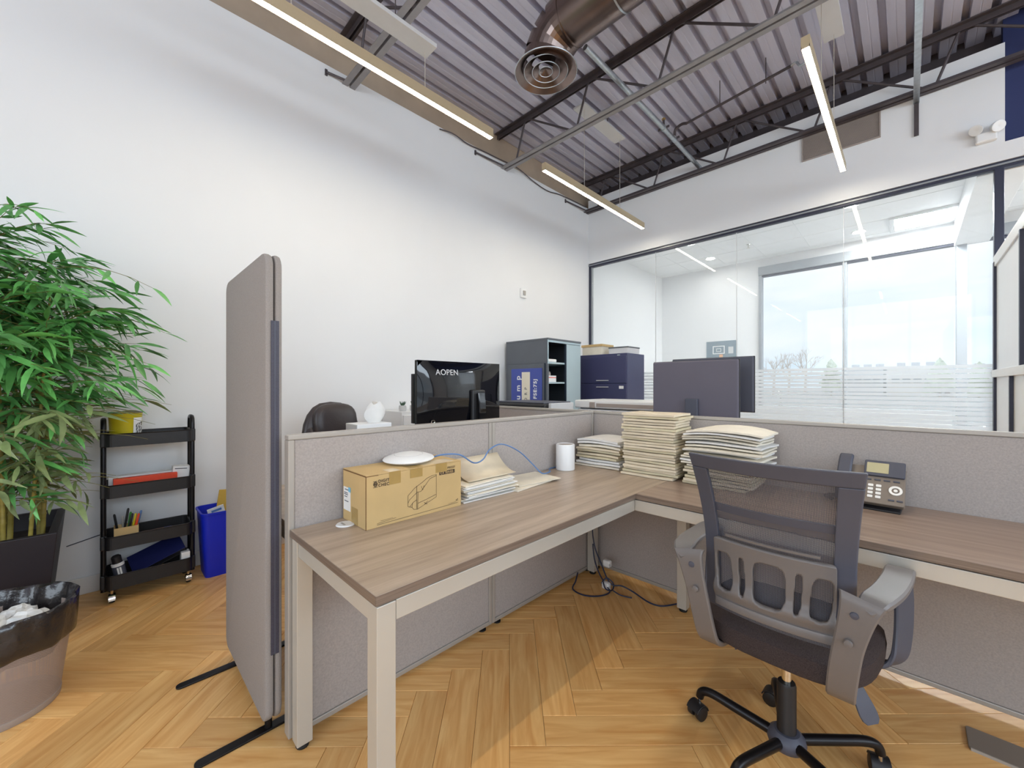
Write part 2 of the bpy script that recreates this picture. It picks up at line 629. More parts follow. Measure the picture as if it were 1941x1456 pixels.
def spline(pts, n=6):
    """Catmull-Rom through pts"""
    P = [Vector(p) for p in pts]
    out = []
    for i in range(len(P) - 1):
        p0, p1, p2, p3 = P[max(i - 1, 0)], P[i], P[i + 1], P[min(i + 2, len(P) - 1)]
        for k in range(n):
            t = k / n
            out.append(0.5 * ((2 * p1) + (p2 - p0) * t + (2 * p0 - 5 * p1 + 4 * p2 - p3) * t * t + (3 * p1 - p0 - 3 * p2 + p3) * t ** 3))
    out.append(P[-1])
    return out


def rrect(x0, x1, y0, y1, r, n=5):
    out = []
    for cx, cy, a0 in ((x1 - r, y0 + r, -90), (x1 - r, y1 - r, 0), (x0 + r, y1 - r, 90), (x0 + r, y0 + r, 180)):
        for k in range(n + 1):
            a = R(a0 + 90 * k / n)
            out.append((cx + r * math.cos(a), cy + r * math.sin(a)))
    return out


# frames that map a prism's xy plane onto a vertical plane
def on_x(x):          # local (a,b,h) -> world (x+h, a, b): a panel facing +X
    return Matrix(((0, 0, 1, x), (1, 0, 0, 0), (0, 1, 0, 0), (0, 0, 0, 1)))


def on_y(y):          # local (a,b,h) -> world (a, y-h, b): a panel facing -Y
    return Matrix(((1, 0, 0, 0), (0, 0, -1, y), (0, 1, 0, 0), (0, 0, 0, 1)))


XW = -3.48          # left wall face
YG = 5.18           # glass wall face
YF = 7.76           # far window wall face
XR = 4.7
YB = -4.7
ZD = 4.30           # underside of steel deck


# ================================================================== SETTING
# ---- floor: herringbone planks laid at 45 degrees to the walls
sub = struct('floor', MB().box(XW - 0.2, XR + 0.2, YB - 0.2, YF + 0.2, -0.12, -0.005), M_SUB,
             'warm honey oak herringbone floor')
PW, PN = 0.125, 5
PL = PW * PN
c45 = math.sqrt(0.5)


def plank_mesh():
    g = 0.0006
    mb = MB().box(-PL / 2 + g, PL / 2 - g, -PW / 2 + g, PW / 2 - g, -0.006, 0.0)
    me = mb.mesh('plank', bevel=0.0012, seg=1)
    uvl = me.uv_layers.new(name='UVMap')
    for lp in me.loops:
        co = me.vertices[lp.vertex_index].co
        uvl.data[lp.index].uv = (co.x, co.y)
    me.materials.append(M_PLANK)
    return me


PLANK = plank_mesh()
fwd = Vector((-math.sin(R(44.652)), math.cos(R(44.652))))
rgt = Vector((math.cos(R(44.652)), math.sin(R(44.652))))
planks = []
NN = 90
for j in range(-NN, NN):
    for k in range(-12, 12):
        i = j + 2 * PN * k
        planks.append(((i + PN / 2) * PW, (j + 0.5) * PW, 0))           # along u
for i in range(-NN, NN):
    for k in range(-12, 12):
        j0 = i - 2 * PN + 1 - 2 * PN * k
        planks.append(((i + 0.5) * PW, (j0 + PN / 2) * PW, 1))          # along v
near, rest = [], []
for u, v, o in planks:
    x, y = u * c45 - v * c45, u * c45 + v * c45
    if not (XW + 0.02 < x < XR and YB < y < YG - 0.15):
        continue
    d = fwd.x * x + fwd.y * y
    s = rgt.x * x + rgt.y * y
    vis = d > 0.9 and abs(s) < d * 1.275 + 0.35 and not (x < -1.75 and y > 0.75) and y < 2.6 and x < 1.2
    (near if vis else rest).append((d, x, y, o))
near.sort()
rest += near[300:]
near = near[:300]
for d, x, y, o in near:
    p = bpy.data.objects.new('plank', PLANK)
    C.objects.link(p)
    p.location = (x, y, random.uniform(-0.0003, 0.0003))
    p.rotation_euler = (0, 0, R(45) + (R(90) if o else 0))
    p.parent = sub
bm = bmesh.new()
uvl = bm.loops.layers.uv.new('UVMap')
g = 0.0006
for d, x, y, o in rest:
    Mx = Matrix.Translation((x, y, 0)) @ Matrix.Rotation(R(45) + (R(90) if o else 0), 4, 'Z')
    vs = []
    lc = []
    for zz in (-0.006, 0.0):
        for a, b in ((-1, -1), (1, -1), (1, 1), (-1, 1)):
            q = Vector((a * (PL / 2 - g), b * (PW / 2 - g), zz))
            lc.append(q)
            vs.append(bm.verts.new(Mx @ q))
    for f in ((4, 5, 6, 7), (0, 1, 5, 4), (1, 2, 6, 5), (2, 3, 7, 6), (3, 0, 4, 7)):
        ff = bm.faces.new([vs[t] for t in f])
        for lp, t in zip(ff.loops, f):
            lp[uvl].uv = (lc[t].x, lc[t].y)
me = bpy.data.meshes.new('plank_field')
bm.to_mesh(me)
bm.free()
tag(link('plank_field', me, M_PLANK, sub), None, None, None, 'stuff')

# ---- walls
struct('wall_left', MB().box(XW - 0.10, XW, YB, YF + 0.1, -0.005, 3.93), W_WALL, 'tall white painted side wall')
struct('wall_left_upper', MB().box(XW - 0.30, XW - 0.12, YB, YG + 0.3, 3.6, 4.42), W_BLOCK, 'beige block wall above the drywall')
struct('baseboard_left', MB().box(XW, XW + 0.014, YB, YG, 0.0, 0.10), W_BASE, 'white baseboard along the side wall', bevel=0.003)
# header and low wall around the glass front
struct('wall_back', MB().box(XW, 0.562, YG, YG + 0.13, 3.085, 4.05).box(0.562, XR, YG, YG + 0.13, 3.085, 3.235),
       W_WALL, 'white drywall header above the glass front')
struct('wall_back_upper', MB().box(0.562, XR, YG + 0.10, YG + 0.2, 3.235, 4.42), W_NAVY, 'navy blue upper wall beside the header')
struct('wall_back_top', MB().box(XW - 0.3, 0.6, YG + 0.32, YG + 0.42, 3.4, 4.42), M_JOIST, 'dark gap wall above the header')
# right and near walls with tall windows (behind the camera)
wr = MB()
wr.box(XR, XR + 0.12, YB, YF, 0, 0.6).box(XR, XR + 0.12, YB, YF, 3.5, 4.42)
wr.box(XR, XR + 0.12, YB, -3.0, 0.6, 3.5).box(XR, XR + 0.12, 4.2, YF, 0.6, 3.5)
struct('wall_right', wr, W_WALL, 'white window wall on the right')
wb = MB()
wb.box(XW, XR, YB - 0.12, YB, 0, 0.6).box(XW, XR, YB - 0.12, YB, 3.5, 4.42)
wb.box(XW, -2.3, YB - 0.12, YB, 0.6, 3.5).box(3.5, XR, YB - 0.12, YB, 0.6, 3.5)
struct('wall_front', wb, W_WALL, 'white window wall behind the viewer')
for nm, horiz, a0, a1 in (('window_3', False, -3.0, 4.2), ('window_4', True, -2.3, 3.5)):
    fr = MB()
    k = 5
    for i in range(k + 1):
        a = a0 + (a1 - a0) * i / k
        if horiz:
            fr.box(a - 0.03, a + 0.03, YB - 0.04, YB + 0.06, 0.6, 3.5)
        else:
            fr.box(XR - 0.06, XR + 0.04, a - 0.03, a + 0.03, 0.6, 3.5)
    struct(nm, fr, M_FRAME, 'dark window mullions out of view')

# ---- steel deck ceiling, one corrugated sheet after another
PITCH = 0.165
xs = XW - 0.28
ceil = struct('ceiling', MB().box(XW - 0.3, XR + 0.1, YB, YG + 0.4, 4.40, 4.52), M_DECK, 'fluted dark grey steel roof deck')
k = 0
while xs < XR:
    vs, fs = [], []
    prof = []
    for i in range(6):
        x0 = xs + i * PITCH
        prof += [(x0, ZD), (x0 + 0.050, ZD), (x0 + 0.052, ZD + 0.0015), (x0 + 0.058, ZD + 0.0015), (x0 + 0.060, ZD), (x0 + 0.112, ZD), (x0 + 0.118, ZD + 0.062), (x0 + 0.159, ZD + 0.062)]
    prof.append((xs + 6 * PITCH, ZD))
    for (a, b) in prof:
        vs += [(a, YB, b), (a, YG + 0.4, b)]
    for i in range(len(prof) - 1):
        fs.append((2 * i, 2 * i + 1, 2 * i + 3, 2 * i + 2))
    MB().add(vs, fs).build('deck_sheet', M_DECK, ceil)
    xs += 6 * PITCH
    k += 1

# ---- glass front
win = bpy.data.objects.new('window_1', None)
C.objects.link(win)
win.location = (XW, YG, 0)
tag(win, 'dark framed full height glass front of the meeting room', None, None, 'structure')
yf0, yf1 = YG + 0.015, YG + 0.075
MB().box(XW, XR, yf0, yf1, 3.03, 3.088).build('top_rail', M_FRAME, win, bevel=0.003)
MB().box(XW, XR, yf0 - 0.012, yf0, 3.052, 3.066).build('rail_groove', M_WINF, win)
MB().box(XW, XW + 0.035, yf0, yf1, 0, 3.03).build('jamb', M_FRAME, win, bevel=0.003)
MB().box(XW + 0.035, XW + 0.05, yf0 + 0.01, yf1 - 0.01, 0, 3.03).build('jamb_seal', M_WINF, win)
MB().box(0.506, 0.560, yf0 - 0.01, yf1, 0, 3.03).build('post', M_FRAME, win, bevel=0.003)
MB().box(XW + 0.04, 0.506, yf0, yf1, 0, 0.05).build('bottom_rail', M_FRAME, win, bevel=0.003)
seams = [XW + 0.05, -2.432, -1.442, -0.466, 0.506]
for a, b in list(zip(seams[:-1], seams[1:])) + [(1.48, 3.0), (3.0, XR)]:
    MB().box(a + 0.002, b - 0.002, YG + 0.04, YG + 0.05, 0.05, 3.03).build('pane', M_GLASS, win)
for a in seams[1:-1]:
    MB().box(a - 0.002, a + 0.002, YG + 0.0395, YG + 0.0505, 0.05, 3.03).build('pane_joint', M_WHITE, win)
# frosted film: horizontal bands
zb = 1.415
i = 0
while zb > 0.30:
    h = 0.030 if zb > 1.38 else (0.026 + 0.006 * ((i * 7) % 3))
    MB().box(XW + 0.06, 0.50, YG + 0.0385, YG + 0.0395, zb - h, zb).build('film_strip', M_FILM, win)
    zb -= h + 0.009
    i += 1

# ---- door standing open towards the viewer at the end of the glass front
dr = bpy.data.objects.new('door_1', None)
C.objects.link(dr)
dr.location = (0.5, 5.1, 0)
tag(dr, 'wide white framed frosted door panel standing open beside the glass front', None, None, 'structure')
x0, x1, ya, yb2 = 0.495, 0.535, 3.70, 5.13
M_FROST = mat('frosted_panel', (0.86, 0.88, 0.90), 0.35, var=0.01)
MB().box(x0, x1, ya, yb2, 2.20, 2.29).build('top_rail', M_WHITE, dr, bevel=0.004)
MB().box(x0 - 0.010, x1, ya, yb2, 1.30, 1.36).build('mid_rail', M_WHITE, dr, bevel=0.004)
MB().box(x0, x1, ya, yb2, 0.01, 0.2).build('bottom_rail', M_WHITE, dr, bevel=0.004)
MB().box(x0 - 0.004, x1, yb2 - 0.06, yb2, 0.01, 2.24).build('stile', M_FRAME, dr, bevel=0.003)
MB().box(x0 + 0.001, x1 - 0.001, ya + 0.001, ya + 0.08, 0.2, 2.2).build('stile', M_WHITE, dr, bevel=0.003)
MB().box(x0 + 0.012, x1 - 0.012, ya + 0.06, yb2 - 0.05, 0.2, 2.2).build('pane', M_FROST, dr)
MB().box(x0 - 0.008, x0 + 0.01, 3.965, 3.995, 1.36, 2.2).build('glazing_bar', M_FRAME, dr)
MB().box(x0 - 0.008, x0 + 0.01, 4.32, 4.35, 0.2, 1.30).build('glazing_bar', M_FRAME, dr)

# ---- meeting room beyond the glass
ZC = 3.36
struct('floor_far', MB().box(XW, XR, YG + 0.06, YF, -0.004, 0.002), M_BOUNCE, 'pale floor added to bounce light in the meeting room')  # pale surface put in to bounce light up to the ceiling
struct('ceiling_far', MB().box(XW, XR, YG + 0.13, YF + 0.1, ZC, ZC + 0.06), M_CEILT, 'white meeting room ceiling')
tiles = MB()
for yy in (5.8, 6.4, 7.0, 7.6):
    tiles.box(XW, XR, yy - 0.006, yy + 0.006, ZC - 0.003, ZC + 0.001)
for xx in [XW + 0.6 * q for q in range(1, 13)]:
    tiles.box(xx - 0.006, xx + 0.006, YG + 0.13, YF, ZC - 0.003, ZC + 0.001)
struct('trim_1', tiles, M_WHITE, 'thin white ceiling grid of the meeting room')
wf = MB()
wf.box(XW, -1.80, YF, YF + 0.15, 0, ZC).box(-1.80, XR, YF, YF + 0.15, 3.10, ZC).box(-1.80, XR, YF, YF + 0.15, 0, 0.45)
wf.box(2.6, XR, YF, YF + 0.15, 0.45, 3.10)
struct('wall_far', wf, W_WALL, 'white far wall around the office windows')
struct('trim_2', MB().box(-1.80, XR, YF - 0.05, YF, 3.08, 3.22), M_WINF, 'pale grey blind box over the office windows', bevel=0.004)
struct('wall_far_right', MB().box(XR - 0.1, XR, YG + 0.13, YF, 0, ZC), W_WALL, 'white far room side wall')
w2 = bpy.data.objects.new('window_2', None)
C.objects.link(w2)
w2.location = (-1.8, YF, 0.45)
tag(w2, 'tall office windows with grey mullions onto the cloudy sky', None, None, 'structure')
for a, b in ((-1.80, -1.755), (-0.705, -0.655), (2.55, 2.6)):
    MB().box(a, b, YF - 0.02, YF + 0.1, 0.45, 3.10).build('mullion', M_WINF, w2, bevel=0.003)
MB().box(0.44, 0.53, YF - 0.06, YF + 0.1, 0.45, 3.10).build('mullion', M_WINF, w2, bevel=0.003)
MB().box(-1.8, 2.6, YF - 0.01, YF + 0.09, 3.06, 3.10).build('head_frame', M_FRAME, w2)
MB().box(-1.8, 2.6, YF - 0.03, YF + 0.1, 0.42, 0.47).build('sill', M_WINF, w2, bevel=0.003)
for a, b in ((-1.755, -0.705), (-0.655, 0.44), (0.53, 2.55)):
    MB().box(a, b, YF + 0.04, YF + 0.05, 0.47, 3.06).build('pane', M_GLASS2, w2)
struct('trim_3', MB().box(0.42, 0.72, YG + 0.13, YF, 3.04, ZC), W_WALL, 'white boxed beam below the meeting room ceiling', bevel=0.004)

# ---- outside
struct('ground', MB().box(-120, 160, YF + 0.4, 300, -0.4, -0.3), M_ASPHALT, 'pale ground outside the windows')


# ================================================================== CEILING THINGS
def joist(y, label, x0=XW - 0.1, x1=4.6):
    t = thing('steel_joist', label, 'joist', (x0, y, 3.84), group='open web roof joists')
    for s in (-1, 1):
        g0, g1 = 0.010, 0.056
        m = MB()
        a, b = sorted((s * g0, s * g1))
        m.box(x0, x1, y + a, y + b, 3.840, 3.846)
        a, b = sorted((s * g0, s * (g0 + 0.006)))
        m.box(x0, x1, y + a, y + b, 3.846, 3.886)
        m.build('bottom_chord', M_JOIST if y > 4 else M_CHORD, t)
        m = MB()
        a, b = sorted((s * g0, s * g1))
        m.box(x0, x1, y + a, y + b, 4.288, 4.296)
        a, b = sorted((s * g0, s * (g0 + 0.006)))
        m.box(x0, x1, y + a, y + b, 4.24, 4.288)
        m.build('top_chord', M_JOIST, t)
    b = -3.27
    while b < x1:
        MB().tube([(b, y, 3.865), (b + 0.14, y, 4.265)], 0.011, 8).build('web', M_JOIST, t, smooth=True)
        if b + 0.78 < x1:
            MB().tube([(b + 0.20, y, 4.265), (b + 0.80, y, 3.865)], 0.011, 8).build('web', M_JOIST, t, smooth=True)
        b += 0.86
    return t


M_CHORD = mat('chord_grey', rgb(150, 146, 146), 0.45, metal=0.4, var=0.1, scale=8)
joist(1.49, 'open web steel joist nearest the viewer, passing over the long pendant light')
joist(3.38, 'open web steel joist crossing the ceiling just beyond the round duct')
joist(5.11, 'dark open web steel joist hugging the wall above the glass front')
joist(-0.40, 'open web steel joist above the viewer, out at the top of the picture')


LZ = 3.25          # underside of the pendants


def pendant(x, y0, y1, label, plate=None, wires=()):
    t = thing('linear_pendant_light', label, 'light', (x, (y0 + y1) / 2, LZ), group='linear pendant lights')
    w = 0.022
    hb = MB()
    hb.box(x - w, x + w, y0, y1, LZ + 0.015, LZ + 0.072)
    hb.box(x - w, x - w + 0.003, y0, y1, LZ, LZ + 0.015).box(x + w - 0.003, x + w, y0, y1, LZ, LZ + 0.015)
    hb.box(x - w, x + w, y0, y0 + 0.003, LZ, LZ + 0.015).box(x - w, x + w, y1 - 0.003, y1, LZ, LZ + 0.015)
    hb.build('housing', M_LEDBODY, t)
    MB().box(x - w + 0.0035, x + w - 0.0035, y0 + 0.004, y1 - 0.004, LZ + 0.001, LZ + 0.0145).build('diffuser', M_LED, t)
    for wy, ztop in wires:
        MB().tube([(x, wy, LZ + 0.072), (x, wy, ztop)], 0.0026, 6).build('suspension_wire', M_WIRE, t)
        MB().tube([(x, wy, LZ + 0.070), (x, wy, LZ + 0.09)], 0.006, 8).build('gripper', M_WIRE, t)
    if plate:
        MB().box(*plate).build('mount_plate', M_PLATE, t, bevel=0.002)
        xm = (plate[0] + plate[1]) / 2
        for wy in (plate[2] + 0.12, plate[3] - 0.28):
            MB().tube([(xm, wy, plate[5]), (xm, wy, ZD)], 0.004, 6).build('threaded_rod', M_JOIST, t)
    return t


pendant(-2.424, 0.212, 2.216, 'long bright linear pendant running beside the tall side wall',
        (-2.462, -2.328, 0.19, 1.616, 3.577, 3.605), ((0.72, 3.577), (1.582, 3.577)))
pendant(-2.433, 2.883, 4.862, 'linear pendant hanging in the corner before the glass front',
        (-2.52, -2.376, 3.47, 4.31, 4.145, 4.165), ((3.55, 4.145), (4.28, 4.145)))
pendant(-0.4386, 2.934, 4.881, 'warm glowing linear pendant in front of the wall grille',
        (-0.510, -0.375, 3.47, 4.28, 4.13, 4.15), ((3.55, 4.13), (4.225, 4.13)))
pendant(-0.4386, 0.24, 2.21, 'linear pendant over the desk aisle, beyond the top of the picture',
        (-0.510, -0.375, 0.55, 1.36, 4.13, 4.15), ((0.6, 4.13), (1.30, 4.13)))

# ---- round duct with elbow and diffuser
dt = thing('round_duct', 'brown metal round air duct ending in a ringed diffuser', 'duct', (-2.13, 2.53, 3.8))
yc, zc, rr = 2.53, 4.07, 0.19
xd = -2.11
for q in range(7):
    xa = -1.86 + q * 0.42
    MB().tube([(xa, yc, zc), (xa + 0.42, yc, zc)], rr, 36, caps=False).build('duct_section', M_DUCT, dt, smooth=True)
    MB().tube([(xa - 0.006, yc, zc), (xa + 0.006, yc, zc)], rr + 0.005, 36).build('seam_ring', M_GALV if q in (1, 3) else M_DUCT, dt, smooth=True)
# gored elbow turning down
el = []
for q in range(5):
    a = R(90 * q / 4)
    el.append((-1.86 - 0.25 * math.sin(a), yc, zc - 0.25 * (1 - math.cos(a))))
for q in range(4):
    MB().tube([el[q], el[q + 1]], rr, 36, caps=False).build('elbow_gore', M_DUCT, dt)
df = dict(n=40, M=Matrix.Translation((xd, yc, 0)))
MB().lathe([(rr, 3.86), (rr + 0.002, 3.83), (0.25, 3.80), (0.252, 3.793), (0.245, 3.79), (0.19, 3.822)], **df).build('diffuser_cone', M_DUCT, dt, smooth=True)
for r0, r1, z0, z1 in ((0.115, 0.178, 3.845, 3.80), (0.06, 0.112, 3.835, 3.797), (0.0, 0.055, 3.825, 3.80)):
    MB().lathe([(r0, z0), (r1, z1), (r1 + 0.003, z1 - 0.003), (max(r0 - 0.002, 0), z0 + 0.01)], **df).build('diffuser_ring', M_DUCT, dt, smooth=True)
    MB().tube([(xd + r1 * math.cos(a), yc + r1 * math.sin(a), z1 - 0.001) for a in [2 * PI * t / 40 for t in range(40)]], 0.003, 6, closed=True).build('ring_bead', M_GALV, dt, smooth=True)
MB().tube([(xd + 0.252 * math.cos(a), yc + 0.252 * math.sin(a), 3.795) for a in [2 * PI * t / 48 for t in range(48)]], 0.0035, 6, closed=True).build('ring_bead', M_GALV, dt, smooth=True)

# ---- sprinkler pipe with clamps and branch
pp = thing('sprinkler_pipe', 'galvanised sprinkler main crossing the joists towards the glass front', 'pipe', (-1.85, 2.9, 3.95))
MB().tube([(-1.885, 2.76, 4.005), (-1.85, 4.0, 3.97), (-1.84, 5.17, 3.93)], 0.024, 16).build('pipe_run', M_GALV, pp, smooth=True)
for y in (4.16, 4.42):
    MB().tube([(-1.848, y - 0.014, 3.963), (-1.848, y + 0.014, 3.963)], 0.031, 16).build('coupling', M_GALV, pp, smooth=True)
    for s in (-1, 1):
        MB().cbox((-1.848 + s * 0.045, y, 3.963), (0.03, 0.012, 0.02)).build('clamp_ear', M_JOIST, pp)
MB().tube([(-1.848, 4.16, 3.985), (-1.848, 4.16, 4.05)], 0.012, 10).build('sprinkler_stem', M_JOIST, pp)
MB().lathe([(0.0, 4.05), (0.018, 4.05), (0.02, 4.062), (0.008, 4.075), (0.0, 4.078)], 12, Matrix.Translation((-1.848, 4.16, 0))).build('sprinkler_head', M_BRASS, pp, smooth=True)
b = thing('sprinkler_branch', 'thin sprinkler branch pipe angling off the galvanised main', 'pipe', (-1.8, 4.42, 3.98))
MB().tube(spline([(-1.84, 4.42, 3.99), (-1.83, 4.42, 4.06), (-1.76, 4.41, 4.08), (-1.70, 4.40, 4.06)], 4), 0.015, 10).build('elbow', M_JOIST, b, smooth=True)
MB().tube([(-1.70, 4.40, 4.06), (-0.74, 4.26, 4.06)], 0.013, 10).build('pipe_run', M_JOIST, b, smooth=True)
MB().tube(spline([(-0.74, 4.26, 4.06), (-0.70, 4.25, 4.065), (-0.67, 4.25, 4.02), (-0.62, 4.24, 4.03), (-0.60, 4.24, 4.07)], 4), 0.010, 8).build('flex_end', M_GALV, b, smooth=True)
for x in (-1.35, -0.95):
    MB().tube([(x, 4.34, 4.06), (x, 4.34, 4.30)], 0.004, 6).build('hanger_rod', M_JOIST, b)

st = thing('strut_channel', 'pale steel strut channel running under the joists to the glass front', 'strut', (0.05, 4.5, 3.79))
m = MB().box(0.03, 0.07, 2.0, 5.178, 3.795, 3.80)
m.box(0.03, 0.033, 2.0, 5.178, 3.80, 3.835).box(0.067, 0.07, 2.0, 5.178, 3.80, 3.835)
m.build('channel', M_GALV, st)
for y in (3.38, 5.11):
    MB().box(0.02, 0.08, y - 0.012, y + 0.012, 3.83, 3.85).build('clip', M_JOIST, st)
m = MB().box(0.035, 0.066, 5.160, 5.176, 3.50, 3.79)
m.build('dark_strip', M_JOIST, st)  # narrow dark strip at the wall below the channel's end

# ---- bridging stubs and cable along the wall top
for k, (y, lab) in enumerate(((1.30, 'short angle brace fixed to the side wall below the nearest joist'),
                              (2.93, 'short angle brace on the side wall below the middle joist'),
                              (4.60, 'short angle brace on the side wall near the glass front'))):
    t = thing('angle_brace', lab, 'brace', (XW, y, 3.86))
    yj = (1.49, 3.38, 5.11)[k]
    MB().tube([(XW + 0.01, y, 3.86), (XW + 0.05, yj - 0.02, 3.85)], 0.010, 6).build('brace_bar', M_JOIST, t)
    MB().cbox((XW + 0.006, y, 3.86), (0.012, 0.02, 0.05)).build('wall_plate', M_JOIST, t)
cb = MB().tube(spline([(XW + 0.012, 2.44, 3.90), (XW + 0.03, 2.6, 3.915), (XW + 0.02, 2.8, 3.90), (XW + 0.02, 3.05, 3.915), (XW + 0.02, 3.3, 3.925), (XW + 0.03, 3.6, 3.93),
                       (XW + 0.02, 3.9, 3.88), (XW + 0.015, 4.2, 3.86), (XW + 0.02, 4.5, 3.90), (XW + 0.02, 5.1, 3.925)], 6), 0.006, 6)
tag(cb.build('conduit_cable', M_JOIST, smooth=True), 'dark flexible cable sagging along the top of the side wall', 'cable')

# ---- return air grille, emergency light, wall sensor
t = thing('wall_grille', 'wide louvred return air grille on the wall above the glass', 'grille', (-0.5, YG, 3.7))
x0, x1, z0, z1 = -0.794, -0.198, 3.605, 3.84
MB().box(x0, x1, YG - 0.004, YG, z0, z1).build('backing', M_VENT, t)
fm = MB().box(x0 - 0.01, x1 + 0.01, YG - 0.014, YG, z0 - 0.01, z0).box(x0 - 0.01, x1 + 0.01, YG - 0.014, YG, z1, z1 + 0.01)
fm.box(x0 - 0.01, x0, YG - 0.014, YG, z0, z1).box(x1, x1 + 0.01, YG - 0.014, YG, z0, z1)
fm.build('frame', M_VENT, t)
lv = MB()
for q in range(19):
    z = z0 + 0.006 + q * 0.0124
    lv.add([(x0, YG - 0.004, z + 0.008), (x1, YG - 0.004, z + 0.008), (x1, YG - 0.013, z), (x0, YG - 0.013, z),
            (x0, YG - 0.004, z + 0.0095), (x1, YG - 0.004, z + 0.0095), (x1, YG - 0.013, z + 0.0015), (x0, YG - 0.013, z + 0.0015)],
           [(0, 1, 2, 3), (7, 6, 5, 4), (0, 4, 5, 1), (2, 6, 7, 3)])
tag(lv.build('louver', M_VENT, t), None, None, None, 'stuff')

t = thing('emergency_light', 'white twin head emergency light high on the wall', 'light', (0.46, YG, 3.3))
MB().box(0.40, 0.52, YG - 0.05, YG, 3.26, 3.34).build('battery_box', M_WHITE, t, bevel=0.012)
for s in (-1, 1):
    Mx = Matrix.Translation((0.46 + s * 0.055, YG - 0.06, 3.37 - (0 if s < 0 else 0.015))) @ Euler((R(115), 0, R(25 * s))).to_matrix().to_4x4()
    MB().lathe([(0.0, -0.04), (0.03, -0.035), (0.04, 0.0), (0.042, 0.02), (0.036, 0.022), (0.0, 0.012)], 20, Mx).build('lamp_head', M_WHITE, t, smooth=True)
    MB().tube([(0.46 + s * 0.04, YG - 0.025, 3.335), (0.46 + s * 0.055, YG - 0.045, 3.355)], 0.008, 8).build('neck', M_WHITE, t)

t = thing('fire_strobe', 'small white alarm strobe on the side wall left of the glass', 'alarm', (XW, 3.71, 2.4))
MB().box(XW, XW + 0.03, 3.66, 3.76, 2.34, 2.46).build('housing', M_WHITE, t, bevel=0.008)
MB().box(XW + 0.03, XW + 0.045, 3.69, 3.73, 2.37, 2.43).build('lens', M_PFRAME, t, bevel=0.006)

# ---- meeting room ceiling fittings
for k, (x, y, lab) in enumerate(((-2.33, 6.15, 'round downlight nearest the glass, left of the two in the near row'),
                                 (-2.36, 7.12, 'round downlight near the left corner of the meeting room'),
                                 (-0.48, 6.17, 'round downlight nearest the glass above the mullion'),
                                 (-0.49, 7.32, 'round downlight close to the office windows above the mullion'),
                                 (1.40, 6.15, 'round downlight in the right bay of the meeting room'))):
    t = thing('downlight', lab, 'light', (x, y, ZC), group='round meeting room downlights')
    Mx = Matrix.Translation((x, y, 0))
    MB().lathe([(0.055, ZC - 0.001), (0.075, ZC - 0.008), (0.082, ZC - 0.003), (0.082, ZC - 0.001)], 24, Mx).build('trim_ring', M_WHITE, t, smooth=True)
    MB().lathe([(0.0, ZC - 0.005), (0.055, ZC - 0.005), (0.056, ZC - 0.002)], 24, Mx).build('lens', M_DOWN, t)
for x, y, lab in ((-1.72, 6.81, 'chrome sprinkler head in the middle of the white ceiling'), (0.95, 6.3, 'chrome sprinkler head in the right bay ceiling')):
    t = thing('ceiling_sprinkler', lab, 'sprinkler', (x, y, ZC), group='meeting room sprinklers')
    Mx = Matrix.Translation((x, y, 0))
    MB().lathe([(0.03, ZC), (0.028, ZC - 0.008), (0.008, ZC - 0.01), (0.008, ZC - 0.045), (0.0, ZC - 0.045)], 16, Mx).build('stem', M_CHROME, t, smooth=True)
    MB().lathe([(0.0, ZC - 0.055), (0.024, ZC - 0.055), (0.024, ZC - 0.058), (0.0, ZC - 0.058)], 16, Mx).build('deflector', M_CHROME, t)
for cx, cy, lab in ((0.12, 7.28, 'square glowing light panel in the ceiling beside the boxed beam'), (1.9, 6.5, 'added light panel brightening the right bay, out of view'), (3.4, 6.5, 'added light panel brightening the far right of the meeting room, out of view')):  # last two panels added out of view to brighten the room
    t = thing('ceiling_light_panel', lab, 'light', (cx, cy, ZC), group='meeting room light panels')
    m = MB()
    for (xa, xb, ya, yb3) in ((-.30, .30, -.30, -.25), (-.30, .30, .25, .30), (-.30, -.25, -.25, .25), (.25, .30, -.25, .25)):
        m.box(cx + xa, cx + xb, cy + ya, cy + yb3, ZC - 0.03, ZC - 0.002)
    m.build('panel_frame', M_PLATE, t, bevel=0.003)
    MB().box(cx - 0.25, cx + 0.25, cy - 0.25, cy + 0.25, ZC - 0.012, ZC - 0.006).build('lens', M_TROFFER, t)


# ================================================================== WORKSTATIONS
ZT = 0.74


def desk(label, x0, x1, y0, y1, wood, legs, rails, group='grey oak bench desks'):
    t = thing('office_desk', label, 'desk', ((x0 + x1) / 2, (y0 + y1) / 2, 0), group=group)
    top = MB().box(x0, x1, y0, y1, ZT - 0.025, ZT).build('desktop', wood, t, bevel=0.0015)
    L = 0.05
    for lx, ly in legs:
        lg = MB().box(lx, lx + L, ly, ly + L, 0.018, ZT - 0.031).build('leg', M_DFRAME, t, bevel=0.002)
        MB().lathe([(0.0, 0.0), (0.02, 0.0), (0.022, 0.006), (0.012, 0.018), (0.0, 0.018)], 16,
                   Matrix.Translation((lx + L / 2, ly + L / 2, 0))).build('glide', M_RUBBER, lg, smooth=True)
    for a, b, c, d in rails:
        MB().box(a, b, c, d, ZT - 0.080, ZT - 0.030).build('rail', M_DFRAME, t, bevel=0.002)
    return t, top


